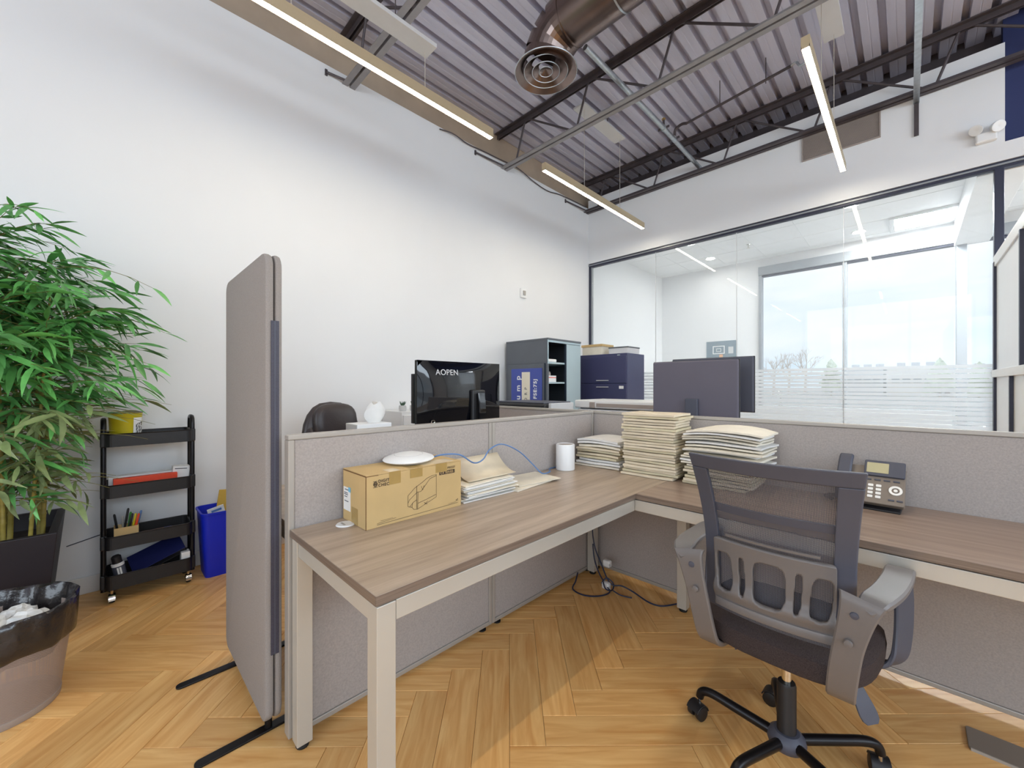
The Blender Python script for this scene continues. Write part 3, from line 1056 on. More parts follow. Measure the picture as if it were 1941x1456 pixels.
DX0, DX1, DY0, DY1 = -1.508, -0.888, 0.445, 2.315
d1, top1 = desk('long desk carrying the cardboard carton, its near end beside the fabric screen', DX0, DX1, DY0, DY1, M_WOODY,
                [(DX1 - 0.055, DY0 + 0.005), (DX0 + 0.003, DY0 + 0.005), (DX0 + 0.003, 2.23)],
                [(DX1 - 0.052, DX1 - 0.006, DY0 + 0.056, 1.705), (DX0 + 0.055, DX1 - 0.056, DY0 + 0.008, DY0 + 0.052), (DX0 + 0.004, DX0 + 0.05, DY0 + 0.056, 2.22)])
MB().box(DX1 - 0.0005, DX1 + 0.0012, DY0, 1.703, ZT - 0.024, ZT - 0.001).build('edge_band', M_WEDGE, top1)
MB().box(DX0, DX1, DY0 - 0.0012, DY0 + 0.0005, ZT - 0.024, ZT - 0.001).build('edge_band', M_WEDGE, top1)
d2, top2 = desk('wing desk behind the mesh chair, carrying folder stacks and the telephone', DX1 + 0.002, 1.15, 1.703, DY1, M_WOODX,
                [(DX1 - 0.02 + 0.004, 2.20), (1.09, 1.71), (1.09, 2.20)],
                [(DX1 - 0.045, 1.09, 1.709, 1.755), (DX1 + 0.04, 1.09, 2.205, 2.245)])
MB().box(DX1, 1.15, 1.7018, 1.7035, ZT - 0.024, ZT - 0.001).build('edge_band', M_WEDGE, top2)
# grommet with cable cover
t = thing('desk_grommet', 'white round cable grommet set in the desk beside the carton', 'grommet', (-1.455, 0.585, ZT))
MB().lathe([(0.0, ZT + 0.002), (0.026, ZT + 0.0045), (0.03, ZT + 0.004), (0.033, ZT + 0.0005)], 28, Matrix.Translation((-1.425, 0.60, 0))).build('cap', M_WHITE, t, smooth=True)
MB().box(-1.44, -1.41, 0.588, 0.594, ZT + 0.003, ZT + 0.0055).build('slot', M_PFRAME, t)

# desks on the other side of the partitions
desk('bench desk behind the long partition, carrying the glossy monitor', -2.22, -1.575, 0.46, 2.31, M_WOODY,
     [(-2.21, 0.47), (-2.21, 2.25), (-1.61, 0.47), (-1.61, 2.25)], [(-2.21, -2.165, 0.53, 2.24), (-2.15, -1.62, 0.47, 0.515)])
desk('bench desk behind the wing partition, carrying the large grey monitor', -1.50, 1.15, 2.40, 3.02, M_WOODX,
     [(-1.49, 2.96), (1.09, 2.96), (-1.49, 2.41), (1.09, 2.41)], [(-1.43, 1.08, 2.962, 3.005)])
desk('bench desk in the back corner before the dark cabinets', -3.05, -1.58, 2.40, 3.02, M_WOODX,
     [(-3.04, 2.96), (-1.65, 2.96), (-3.04, 2.41), (-1.65, 2.41)], [(-2.98, -1.66, 2.962, 3.005)])

# ---- partitions
PT = 1.063


def partition(label, along_y, f0, f1, spans, zb, group='grey fabric desk partitions'):
    """f0..f1 thickness range, spans = list of (a0, a1) bays"""
    a0, a1 = spans[0][0], spans[-1][1]
    loc = ((f0 + f1) / 2, (a0 + a1) / 2, 0) if along_y else ((a0 + a1) / 2, (f0 + f1) / 2, 0)
    t = thing('desk_partition', label, 'partition', loc, group=group)

    def bx(a, b, c, d, z0, z1):
        return MB().box(c, d, a, b, z0, z1) if along_y else MB().box(a, b, c, d, z0, z1)
    bx(a0, a1, f0, f1, PT - 0.018, PT).build('top_cap', M_PFRAME, t, bevel=0.004)
    for k, (a, b) in enumerate(spans):
        w = 0.020
        bx(a, a + w, f0, f1, zb, PT - 0.018).build('post', M_PFRAME, t, bevel=0.003)
        bx(b - w, b, f0, f1, zb, PT - 0.018).build('post', M_PFRAME, t, bevel=0.003)
        bx(a + w, b - w, f0, f1, zb, zb + 0.02).build('bottom_rail', M_PFRAME, t, bevel=0.003)
        bx(a + w, b - w, f0 + 0.004, f1 - 0.004, zb + 0.02, PT - 0.018).build('fabric_panel', M_FAB, t, bevel=0.004)
        for q in (a + 0.05, b - 0.05):
            c = (f0 + f1) / 2
            p = (c, q) if along_y else (q, c)
            MB().lathe([(0.0, 0.0), (0.02, 0.0), (0.02, 0.006), (0.007, 0.008), (0.007, zb + 0.01), (0, zb + 0.01)], 14, Matrix.Translation((p[0], p[1], 0))).build('glide', M_RUBBER, t, smooth=True)
    return t


partition('long grey fabric partition behind the carton and router', True, -1.555, -1.512, [(0.44, 1.387), (1.389, 2.318)], 0.018)
partition('grey fabric partition behind the folder stacks and telephone', False, 2.320, 2.363, [(-1.555, 1.2)], 0.030)
partition('grey fabric partition in the back bay behind the glossy monitor', False, 2.320, 2.363, [(-3.05, -1.558)], 0.022)

# flat footplate lying on the floor below the wing desk
t = thing('footplate', 'flat dark steel footplate on the floor below the wing desk', 'plate', (0.25, 2.12, 0))
MB().prism(rrect(0.145, 0.62, 2.06, 2.185, 0.01), 0.0, 0.008).build('plate', M_PHONE, t, bevel=0.002)
MB().box(0.15, 0.62, 2.056, 2.06, 0.0, 0.009).build('edge_strip', M_PFRAME, t)

# ---- free standing folded fabric screen
t = thing('folding_screen', 'tall grey folded fabric floor screen with black bar feet', 'screen', (-1.87, 0.42, 0))


def screen_leaf(y0, y1):
    pan = MB().prism(rrect(-2.215, -1.572, 0.055, 1.70, 0.05, 6), -y1, -y0, Matrix(((1, 0, 0, 0), (0, 0, -1, 0), (0, 1, 0, 0), (0, 0, 0, 1))))
    return pan.build('leaf', M_FAB_S, t, bevel=0.008, smooth=True)


l1 = screen_leaf(0.385, 0.412)
l2 = screen_leaf(0.416, 0.438)
MB().box(-1.5715, -1.568, 0.402, 0.427, 0.30, 1.46).build('zip_hinge', M_ZIP, t)
MB().box(-1.5685, -1.5672, 0.412, 0.416, 0.30, 1.46).build('zip_tape', M_DGREY, t)
for x in (-2.12, -1.64):
    f = MB().prism(rrect(x - 0.018, x + 0.018, 0.20, 0.62, 0.017, 5), 0.0, 0.008)
    f.build('bar_foot', M_BLACKM, t, bevel=0.002)
    MB().tube([(x, 0.412, 0.006), (x, 0.412, 0.075)], 0.012, 10).build('foot_stem', M_BLACKM, t)

# ================================================================== ON THE DESK
# carton
cx0, cx1, cy0, cy1, cz0, cz1 = -1.500, -1.313, 0.622, 1.030, ZT, ZT + 0.187
t = thing('cardboard_carton', 'brown cardboard shipping carton with a machine drawing, under the white disc', 'box', ((cx0 + cx1) / 2, (cy0 + cy1) / 2, ZT))
body = MB().box(cx0, cx1, cy0, cy1, cz0, cz1 - 0.004).build('carton_body', M_CARD, t, bevel=0.002)
MB().box(cx0, cx1 + 0.0005, cy0 + 0.001, (cy0 + cy1) / 2 - 0.001, cz1 - 0.003, cz1).build('lid_flap', M_CARD, t)
MB().box(cx0, cx1 + 0.0005, (cy0 + cy1) / 2 + 0.001, cy1 - 0.001, cz1 - 0.003, cz1).build('lid_flap', M_CARD, t)
MB().box(cx0 + 0.002, cx1 + 0.0008, cy0 + 0.0, cy0 + 0.045, cz1 - 0.0055, cz1 - 0.0032).build('open_slit', M_CARDD, t)
MB().box(cx0 + 0.01, cx1, cy0 - 0.0006, cy0 + 0.001, cz1 - 0.006, cz1 - 0.0025).build('open_slit', M_CARDD, t)
MB().box(cx1 - 0.0015, cx1 + 0.0006, cy0 - 0.0006, cy0 + 0.0015, cz0, cz1 - 0.004).build('corner_crease', M_CARDD, t)
for a, b, c, d in ((0.708, 0.753, cz1 - 0.045, cz1), (0.792, 0.845, cz1 - 0.036, cz1 - 0.004), (0.905, 0.958, cz1 - 0.034, cz1)):
    MB().box(cx1 + 0.0004, cx1 + 0.0012, a, b, c, d).build('tape', M_TAPE, t)
    MB().box(cx1 - 0.05, cx1 + 0.0012, a, b, cz1, cz1 + 0.0006).build('tape', M_CTAPE if a < 0.72 else M_TAPE, t)
MB().box(cx1 - 0.075, cx1 - 0.01, 0.86, 1.0, cz1 + 0.0001, cz1 + 0.0007).build('tape', M_CTAPE, t)
# prints on the long side (faces +X); text runs along +Y
FX = on_x(cx1 + 0.0009)


def print_text(body_s, size, y, z, spacing=1.0, m=M_INK, bold=0.0):
    me = text_mesh(body_s, size, FX @ Matrix.Translation((y, z, 0)), 0.0002, 'LEFT', spacing, bold)
    return link('print', me, m, t)


print_text('DIGITA', 0.0145, 0.6665, cz1 - 0.031, 1.15, bold=0.0003)
print_text('CHEC', 0.0145, 0.6665, cz1 - 0.045, 1.15, bold=0.0003)
logo = MB()
logo.tube([(cx1 + 0.001, 0.6560 + 0.0065 * math.cos(q * PI / 8), cz1 - 0.0345 + 0.0075 * math.sin(q * PI / 8)) for q in range(16)], 0.0014, 5, closed=True)
logo.tube([(cx1 + 0.001, 0.6560 + 0.003 * math.cos(q * PI / 4), cz1 - 0.0345 + 0.003 * math.sin(q * PI / 4)) for q in range(8)], 0.0014, 5, closed=True)
logo.box(cx1 + 0.0006, cx1 + 0.0012, 0.648, 0.664, cz1 - 0.0255, cz1 - 0.024).box(cx1 + 0.0006, cx1 + 0.0012, 0.648, 0.664, cz1 - 0.046, cz1 - 0.0445)
logo.build('print', M_INK, t)
print_text('PRESSF', 0.0125, 0.9600, cz1 - 0.026, 1.05)
MB().box(cx1 + 0.0005, cx1 + 0.0011, 0.922, 0.996, cz1 - 0.0455, cz1 - 0.031).build('print', M_INK, t)
link('print', text_mesh('CX SERIES', 0.0125, on_x(cx1 + 0.0014) @ Matrix.Translation((0.926, cz1 - 0.0425, 0)), 0.0002, 'LEFT', 1.15, 0.0002), M_CARD, t)
print_text('x2', 0.012, 1.002, cz0 + 0.025)
dl = MB()


def dline(pts, r=0.0007):
    dl.tube([(cx1 + 0.0008, a, cz0 + b) for a, b in pts], r, 4)


dline([(0.783, 0.048), (0.783, 0.088), (0.812, 0.112), (0.846, 0.128), (0.866, 0.140), (0.888, 0.146), (0.908, 0.148), (0.908, 0.060), (0.823, 0.030), (0.808, 0.032), (0.800, 0.042), (0.783, 0.048)])
dline([(0.783, 0.060), (0.790, 0.072), (0.822, 0.094), (0.838, 0.094), (0.860, 0.116), (0.878, 0.136), (0.908, 0.143)])
dline([(0.820, 0.030), (0.820, 0.118)], 0.0009)
dline([(0.824, 0.031), (0.826, 0.094)])
dline([(0.790, 0.045), (0.806, 0.060), (0.820, 0.066)])
dline([(0.826, 0.052), (0.865, 0.060), (0.906, 0.070)])
dline([(0.800, 0.042), (0.802, 0.058)])
dline([(0.840, 0.113), (0.846, 0.098), (0.852, 0.114)])
dline([(0.852, 0.040), (0.868, 0.052)])
dline([(0.852, 0.050), (0.866, 0.040)])
dline([(0.662, 0.010), (1.012, 0.0165)], 0.0006)
dline([(0.662, 0.0145), (0.735, 0.0195)], 0.0005)
dline([(0.675, 0.021), (0.722, 0.0225)], 0.0004)
dline([(0.965, 0.0205), (1.004, 0.0215)], 0.0004)
dl.build('print', M_INK, t)
# shipping label on the end (faces -Y)
MB().box(cx0 + 0.008, cx0 + 0.066, cy0 - 0.0012, cy0 - 0.0002, cz0 + 0.038, cz0 + 0.122).build('shipping_label', M_PAPER, t)
lb = MB()
for q, (a, b, z) in enumerate(((0.02, 0.05, 0.112), (0.014, 0.044, 0.100), (0.014, 0.046, 0.094), (0.016, 0.040, 0.086), (0.016, 0.05, 0.070))):
    lb.box(cx0 + a, cx0 + b, cy0 - 0.0016, cy0 - 0.0010, cz0 + z, cz0 + z + 0.003)
lb.build('print', M_DGREY, t)
MB().box(cx0 + 0.05, cx0 + 0.068, cy0 - 0.0018, cy0 - 0.0011, cz0 + 0.108, cz0 + 0.125).build('blue_sticker', mat('sky_blue', rgb(120, 190, 220), 0.5), t)
MB().box(cx0 + 0.075, cx0 + 0.125, cy0 - 0.0008, cy0, cz0 + 0.002, cz0 + 0.06).build('tape', M_TAPE, t)

# wireless disc
t = thing('access_point', 'white flat disc shaped wireless access point lying on the carton', 'access point', (-1.435, 0.86, cz1))
Mx = Matrix.Translation((-1.432, 0.858, cz1 + 0.0008)) @ Euler((R(2), R(1), 0)).to_matrix().to_4x4()
MB().lathe([(0.0, 0.003), (0.07, 0.003), (0.095, 0.009), (0.101, 0.014), (0.097, 0.019), (0.08, 0.026), (0.05, 0.033), (0.02, 0.036), (0.0, 0.0365)], 48, Mx).build('shell', M_WHITE, t, smooth=True)
MB().lathe([(0.055, 0.0315), (0.056, 0.0325), (0.057, 0.0315)], 48, Mx).build('light_ring', M_PLATE, t, smooth=True)
MB().lathe([(0.0, 0.0), (0.068, 0.0), (0.068, 0.004), (0, 0.004)], 40, Mx).build('mount_base', M_PLATE, t)

# blue network cable
cab = MB().tube(spline([(-1.40, 0.955, cz1 + 0.012), (-1.372, 0.99, cz1 + 0.021), (-1.345, 1.05, cz1 + 0.015), (-1.352, 1.13, cz1 - 0.03), (-1.37, 1.20, 0.90), (-1.40, 1.27, 0.935),
                        (-1.41, 1.36, 0.948), (-1.40, 1.47, 0.90), (-1.385, 1.56, 0.822), (-1.372, 1.615, 0.772), (-1.39, 1.70, 0.765), (-1.46, 1.78, 0.752), (-1.506, 1.86, 0.745), (-1.506, 2.05, 0.745)], 8), 0.0032, 8)
tag(cab.build('network_cable', M_BLUEC, smooth=True), 'light blue network cable looping from the disc over the papers', 'cable')

# paper pile beside the carton
random.seed(11)


def sheet_mesh(w, d, th, wav, seed, curl=0.0, dome=0.0):
    rnd = random.Random(seed)
    nx, ny = 7, 5
    ph = [rnd.uniform(0, 6.28) for _ in range(4)]
    vs, fs = [], []
    for layer in (0, 1):
        for i in range(nx):
            for j in range(ny):
                x = -w / 2 + w * i / (nx - 1)
                y = -d / 2 + d * j / (ny - 1)
                zz = wav * (math.sin(i * 1.1 + ph[0]) + math.sin(j * 1.4 + ph[1])) * 0.5 + wav
                zz += curl * (i / (nx - 1)) ** 2 + dome * (1 - (2 * i / (nx - 1) - 1) ** 2) * (0.55 + 0.45 * j / (ny - 1))
                x += wav * 0.7 * math.sin(j * 2 + ph[2])
                vs.append((x, y + wav * 0.7 * math.sin(i * 1.7 + ph[3]), zz + layer * th))
    N = nx * ny
    for i in range(nx - 1):
        for j in range(ny - 1):
            a, b, c, e = i * ny + j, (i + 1) * ny + j, (i + 1) * ny + j + 1, i * ny + j + 1
            fs.append((a, e, c, b))
            fs.append((a + N, b + N, c + N, e + N))
    for i in range(nx - 1):
        for j in (0, ny - 1):
            a, b = i * ny + j, (i + 1) * ny + j
            fs.append((a, b, b + N, a + N))
    for j in range(ny - 1):
        for i in (0, nx - 1):
            a, b = i * ny + j, i * ny + j + 1
            fs.append((a, b, b + N, a + N))
    return MB().add(vs, fs)


ORD = ['first', 'second', 'third', 'fourth', 'fifth', 'sixth', 'seventh', 'eighth', 'ninth', 'tenth', 'eleventh', 'twelfth', 'thirteenth', 'fourteenth', 'fifteenth',
       'sixteenth', 'seventeenth', 'eighteenth', 'nineteenth', 'twentieth', 'twenty-first', 'twenty-second', 'twenty-third', 'twenty-fourth']
COLN = {'white_paper': 'white', 'cream_card': 'cream', 'yellow_card': 'yellowish', 'manila_card': 'tan'}


def pile(name, cat, label, group, cx, cy, z, n, w, d, th, mats, jit, rot, wav=0.002, gap=0.0006, dome=0.0):
    """a stack of separate bundles / folders, each one an object of its own"""
    rnd = random.Random(len(label) * 13 + n)
    meshes = {}
    for k in range(n):
        m = mats[k % len(mats)] if not callable(mats) else mats(k)
        t_k = th * rnd.uniform(0.7, 1.3)
        dm = dome * max(0.0, (k + 1) / n - 0.35) / 0.65
        key = (m.name, k % 5 if not dome else k)
        if key not in meshes:
            meshes[key] = (sheet_mesh(w * rnd.uniform(0.96, 1.03), d * rnd.uniform(0.96, 1.03), th, wav, k + int(cx * 100), 0.0, dm).mesh(name), th)
        me, tk = meshes[key]
        o = bpy.data.objects.new(name, me)
        if not me.materials:
            me.materials.append(m)
        C.objects.link(o)
        o.location = (cx + rnd.uniform(-jit, jit), cy + rnd.uniform(-jit, jit), z)
        o.rotation_euler = (0, 0, rot + rnd.uniform(-0.05, 0.05))
        pos = n - 1 - k
        where = 'topmost' if pos == 0 else ('lowest' if k == 0 else ORD[pos] + ' from the top')
        tag(o, '%s %s, %s' % (COLN.get(m.name, 'pale'), label, where), cat, group)
        z += tk + 2 * wav + gap
    return z


zz = pile('paper_bundle', 'papers', 'bundle in the low paper pile beside the carton', 'paper bundles beside the carton',
          -1.415, 1.205, ZT + 0.0005, 11, 0.20, 0.30, 0.0042, [M_PAPER, M_CREAM, M_PAPER], 0.013, 0.0, 0.0009)
PILE_TOP = zz
# open manila folder rearing up against the partition
vs, fs = [], []
for i in range(9):
    s = i / 8
    for yy in (1.10, 1.245, 1.39):
        x = -1.345 - 0.155 * s
        vs.append((x, yy + 0.02 * s, PILE_TOP + 0.004 + 0.075 * s ** 2.2))
for i in range(8):
    for j in range(2):
        a = i * 3 + j
        fs.append((a, a + 1, a + 4, a + 3))
m = MB().add(vs, fs)
me = m.mesh('open_folder', smooth=True)
o = link('open_folder', me, M_MANILA)
so = o.modifiers.new('thick', 'SOLIDIFY')
so.thickness = 0.0015
tag(o, 'open manila folder curling up against the partition behind the papers', 'folder')
for k, (x, y, r, lab) in enumerate(((-1.40, 1.47, 0.1, 'pale loose sheet lying flat beyond the paper pile'), (-1.405, 1.54, -0.12, 'topmost pale loose sheet beyond the paper pile, nearest the router'))):
    o = sheet_mesh(0.20, 0.28, 0.003 if k else 0.006, 0.001, 40 + k).build('loose_sheet', M_CREAM)
    o.location = (x, y, ZT + 0.0005 + k * 0.008)
    o.rotation_euler = (0, 0, r)
    tag(o, lab, 'paper')

# white cylinder router
t = thing('mesh_router', 'white cylinder shaped router standing on the desk by the folders', 'router', (-1.45, 1.915, ZT))
Mx = Matrix.Translation((-1.440, 1.905, ZT))
MB().lathe([(0.0, 0.0), (0.052, 0.0), (0.055, 0.003), (0.055, 0.145), (0.053, 0.150), (0.047, 0.151), (0.046, 0.145), (0.0, 0.145)], 40, Mx).build('shell', M_WHITE, t, smooth=True)
MB().lathe([(0.0, 0.1455), (0.044, 0.1455), (0.044, 0.147), (0, 0.147)], 40, Mx).build('top_grille', M_VENT, t)
link('logo_print', text_mesh('deco', 0.012, Mx @ Matrix.Rotation(R(-45), 4, 'Z') @ Matrix(((1, 0, 0, -0.013), (0, 0, -1, -0.0548), (0, 1, 0, 0.018), (0, 0, 0, 1))), 0.0006), M_VENT, t)

# folder stacks
pile('file_folder', 'folder', 'folder in the short stack beside the router', 'short folder stack by the router',
     -1.335, 2.185, ZT + 0.0005, 10, 0.29, 0.215, 0.0115, lambda k: (M_CREAM, M_PAPER, M_PAPER, M_YCARD, M_MANILA, M_YCARD, M_MANILA, M_CREAM, M_PAPER, M_PAPER)[k], 0.010, 0.04, 0.0022, dome=0.016)
pile('file_folder', 'folder', 'folder in the tallest folder stack', 'tall manila folder stack',
     -1.000, 2.165, ZT + 0.0005, 23, 0.295, 0.24, 0.0115, [M_MANILA, M_YCARD, M_MANILA, M_MANILA], 0.010, 0.03, 0.0014)
ztop = pile('file_folder', 'folder', 'folder in the lower half of the right hand stack', 'folders under the loose papers',
            -0.66, 2.175, ZT + 0.0005, 6, 0.30, 0.23, 0.0115, [M_YCARD, M_MANILA, M_YCARD], 0.012, -0.03, 0.0014)
pile('file_folder', 'folder', 'folder in the splayed upper half of the right hand stack', 'cream folders above the chair back',
     -0.635, 2.170, ztop, 13, 0.35, 0.235, 0.0080, [M_CREAM, M_CREAM, M_PAPER], 0.022, -0.06, 0.0026, dome=0.026)

# telephone
t = thing('desk_phone', 'grey office telephone with lit keys and small display', 'telephone', (-0.112, 2.222, ZT), rz=R(-3))
TL = R(52)
Px = Matrix.Translation((0.0, -0.07, 0.022)) @ Matrix.Rotation(TL, 4, 'X')      # local xy = face plane
MB().prism(rrect(-0.105, 0.105, 0.0, 0.165, 0.008), -0.012, 0.012, Px).build('body', M_PHONE, t, bevel=0.003)
MB().prism([(-0.09, 0.0), (0.09, 0.0), (0.09, 0.008), (-0.09, 0.008)], 0, 0.10, Matrix.Translation((0, 0.045, 0.0))).build('stand_leg', M_DGREY, t)
MB().box(-0.095, 0.095, -0.085, 0.05, 0.0, 0.008).build('stand_base', M_BLACK, t, bevel=0.003)
MB().prism(rrect(-0.02, 0.103, 0.118, 0.188, 0.006), 0.008, 0.022, Px).build('display_bezel', M_DGREY, t, bevel=0.002)
MB().prism(rrect(-0.012, 0.055, 0.130, 0.176, 0.002), 0.0222, 0.0232, Px).build('display', M_LCD, t)
for i in range(3):
    for j in range(4):
        MB().prism(rrect(-0.028 + i * 0.024, -0.012 + i * 0.024, 0.022 + j * 0.0165, 0.0325 + j * 0.0165, 0.002, 2), 0.012, 0.0145, Px).build('key', M_KEYW, t)
for i in range(4):
    MB().prism(rrect(-0.015 + i * 0.028, 0.005 + i * 0.028, 0.100, 0.106, 0.002, 2), 0.012, 0.015, Px).build('soft_key', M_DGREY, t)
for i in range(2):
    MB().prism(rrect(0.058 + i * 0.024, 0.076 + i * 0.024, 0.018, 0.024, 0.002, 2), 0.012, 0.015, Px).build('soft_key', M_DGREY, t)
ring = MB()
for q in range(24):
    a, b = 2 * PI * q / 24, 2 * PI * (q + 1) / 24
    vs = []
    for r0, h in ((0.012, 0.012), (0.020, 0.012), (0.020, 0.015), (0.012, 0.015)):
        for an in (a, b):
            vs.append((0.078 + r0 * math.cos(an), 0.064 + r0 * math.sin(an), h))
    ring.add(vs, [(4, 5, 7, 6), (2, 3, 5, 4), (0, 6, 7, 1)], Px)
ring.build('navigation_ring', M_KEYW, t)
MB().lathe([(0.0, 0.015), (0.006, 0.015), (0.006, 0.012)], 16, Px @ Matrix.Translation((0.078, 0.064, 0))).build('key', M_KEYW, t)
hp = [(-0.078, -0.005, 0.026), (-0.078, 0.01, 0.040), (-0.078, 0.05, 0.048), (-0.078, 0.13, 0.048), (-0.078, 0.17, 0.042), (-0.078, 0.192, 0.030)]
MB().ribbon([Px @ Vector(p) for p in spline(hp, 4)], [(1, 0, 0)] * 21, [0.046] * 21, 0.022).build('handset', M_DGREY, t, smooth=True)
cl = []
for q in range(160):
    s = q / 159
    a = s * 2 * PI * 20
    cl.append((-0.115 + 0.006 * math.cos(a) - 0.03 * math.sin(PI * s), -0.06 + 0.10 * s + 0.0 * a, 0.012 + 0.006 * math.sin(a) + 0.002))
MB().tube(cl, 0.0018, 5).build('coiled_cord', M_BLACK, t, smooth=True)


# ================================================================== MESH OFFICE CHAIR
ch = thing('office_chair', 'black mesh back office chair with grey loop arms at the wing desk', 'chair', (-0.283, 1.56, 0), rz=R(-1.5))
CM = {}
# five star base
for k in range(5):
    a = R(180 + 72 * k + 1.5)
    ca, sa = math.cos(a), math.sin(a)
    prof = [(0.03, 0.085), (0.09, 0.092), (0.16, 0.100), (0.215, 0.106), (0.248, 0.104), (0.266, 0.092), (0.272, 0.072)]
    pts = spline([(ca * r, sa * r, z) for r, z in prof], 4)
    n = len(pts)
    leg = MB().tube(pts, [0.0165 - 0.003 * i / n for i in range(n)], 12).build('base_leg', M_BLACKM, ch, smooth=True)
    cx, cy = ca * 0.272, sa * 0.272
    MB().tube([(cx, cy, 0.04), (cx, cy, 0.075)], 0.006, 8).build('caster_stem', M_CHROME, leg)
    ta = a + R(70)
    off = Vector((math.cos(ta), math.sin(ta), 0)) * 0.012
    side = Vector((-math.sin(ta), math.cos(ta), 0))
    for s in (-1, 1):
        c0 = Vector((cx, cy, 0.0255)) + off + side * (0.006 * s)
        c1 = Vector((cx, cy, 0.0255)) + off + side * (0.026 * s)
        MB().tube([c0, c0 * 0.7 + c1 * 0.3, c1 * 0.9 + c0 * 0.1, c1], [0.022, 0.025, 0.025, 0.019], 18).build('caster_wheel', M_BLACK, leg, smooth=True)
    hood = []
    for q in range(9):
        b = R(10 + 150 * q / 8)
        hood.append(Vector((cx, cy, 0.0255)) + off + Vector((math.cos(ta), math.sin(ta), 0)) * (-0.029 * math.cos(b)) + Vector((0, 0, 0.029 * math.sin(b))))
    MB().ribbon(hood, [side] * 9, [0.05] * 9, 0.004).build('caster_hood', M_BLACK, leg, smooth=True)
MB().lathe([(0.0, 0.055), (0.034, 0.055), (0.05, 0.066), (0.055, 0.082), (0.05, 0.10), (0.036, 0.112), (0.0, 0.112)], 28).build('hub', M_DGREY, ch, smooth=True)
MB().lathe([(0.0, 0.09), (0.031, 0.09), (0.031, 0.10), (0.027, 0.11), (0.027, 0.262), (0.024, 0.27), (0.0, 0.27)], 24).build('column_sleeve', M_BLACK, ch, smooth=True)
MB().lathe([(0.0135, 0.265), (0.0135, 0.40), (0, 0.40)], 20).build('gas_piston', M_CHROME, ch, smooth=True)
MB().box(-0.07, 0.07, -0.11, 0.12, 0.385, 0.408).build('tilt_plate', M_BLACKM, ch, bevel=0.006)
lv = MB().tube([(0.06, -0.03, 0.395), (0.18, -0.06, 0.385)], 0.006, 8)
lv.build('lever', M_BLACK, ch)
pd = spline([(0.175, -0.06, 0.392), (0.195, -0.07, 0.35), (0.215, -0.075, 0.305)], 4)
MB().ribbon(pd, [(0.8, 0.6, 0)] * len(pd), [0.026, 0.032, 0.036, 0.04, 0.044, 0.047, 0.048, 0.044, 0.03], 0.006).build('lever_paddle', M_DGREY, ch, smooth=True)
pd = spline([(-0.13, -0.02, 0.375), (-0.14, -0.02, 0.345), (-0.142, -0.02, 0.322)], 3)
MB().ribbon(pd, [(0, 1, 0.2)] * len(pd), [0.028] * len(pd), 0.005).build('lever_paddle', M_DGREY, ch, smooth=True)


# seat cushion
def cushion(hw, hd, z0, z1, nx=20, ny=20, crown=0.02):
    vs, fs = [], []

    def se(t, p):
        c, s = math.cos(t), math.sin(t)
        return (math.copysign(abs(c) ** p, c), math.copysign(abs(s) ** p, s))
    rings = 12
    N = 40
    for i in range(rings + 1):
        ph = -PI / 2 + PI * i / rings
        cr, sr = se(ph, 0.45)
        for j in range(N):
            c, s = se(2 * PI * j / N, 0.55)
            x, y = hw * c * cr, hd * s * cr
            z = (z0 + z1) / 2 + (z1 - z0) / 2 * sr
            if sr > 0:
                z += crown * (0.3 - (c * cr) ** 2 * 0.3) - 0.03 * max(0, (s * cr) - 0.6)
            vs.append((x, y, z))
    for i in range(rings):
        for j in range(N):
            fs.append((i * N + j, i * N + (j + 1) % N, (i + 1) * N + (j + 1) % N, (i + 1) * N + j))
    return MB().add(vs, fs)


sm = cushion(0.235, 0.235, 0.405, 0.495)
for i, v in enumerate(sm.v):
    # waterfall front, hollowed rear
    sm.v[i] = Vector((v.x * (1.0 - 0.10 * max(0, -v.y) / 0.235), v.y + 0.03, v.z - 0.02 * max(0.0, (v.y - 0.1) / 0.13)))
sm.build('seat', M_NETS, ch, smooth=True)

# backrest: a sheet bowed forward at its sides, in local coords: x across, z up
BZ0, BZ1 = 0.50, 1.018


def bw(z):      # half width of the back at height z
    s = (z - BZ0) / (BZ1 - BZ0)
    return 0.186 + 0.010 * s + 0.024 * max(0, s - 0.45) ** 1.6 * 2.4


def by(x, z):
    s = (z - BZ0) / (BZ1 - BZ0)
    lean = -0.205 - 0.075 * s + 0.04 * math.sin(PI * s)
    return lean + 0.9 * x * x + 0.0


def bpt(f, z, d=0.0):
    x = f * bw(z)
    return Vector((x, by(x, z) + d, z))


def back_sheet(f0, f1, z0, z1, nf, nz, d=0.0, th=0.0, topcurve=0.0):
    vs, fs = [], []
    ly = (0,) if th == 0 else (0, 1)
    for q in ly:
        for i in range(nf + 1):
            f = f0 + (f1 - f0) * i / nf
            for j in range(nz + 1):
                z = z0 + (z1 - z0) * j / nz
                vs.append(bpt(f, z, d + th * q))
    N = (nf + 1) * (nz + 1)
    for q in ly:
        for i in range(nf):
            for j in range(nz):
                a = i * (nz + 1) + j + q * N
                fs.append((a, a + 1, a + nz + 2, a + nz + 1))
    if th:
        for i in range(nf):
            for j in (0, nz):
                a = i * (nz + 1) + j
                b = a + nz + 1
                fs.append((a, b, b + N, a + N))
        for j in range(nz):
            for i in (0, nf):
                a = i * (nz + 1) + j
                fs.append((a, a + 1, a + 1 + N, a + N))
    return MB().add(vs, fs)


net = back_sheet(-0.97, 0.97, 0.52, 1.005, 16, 24, d=0.012)
me = net.mesh('back_net', smooth=True)
uvl = me.uv_layers.new(name='UVMap')
for lp in me.loops:
    co = me.vertices[lp.vertex_index].co
    uvl.data[lp.index].uv = (co.x, co.z)
link('back_net', me, M_NET, ch)
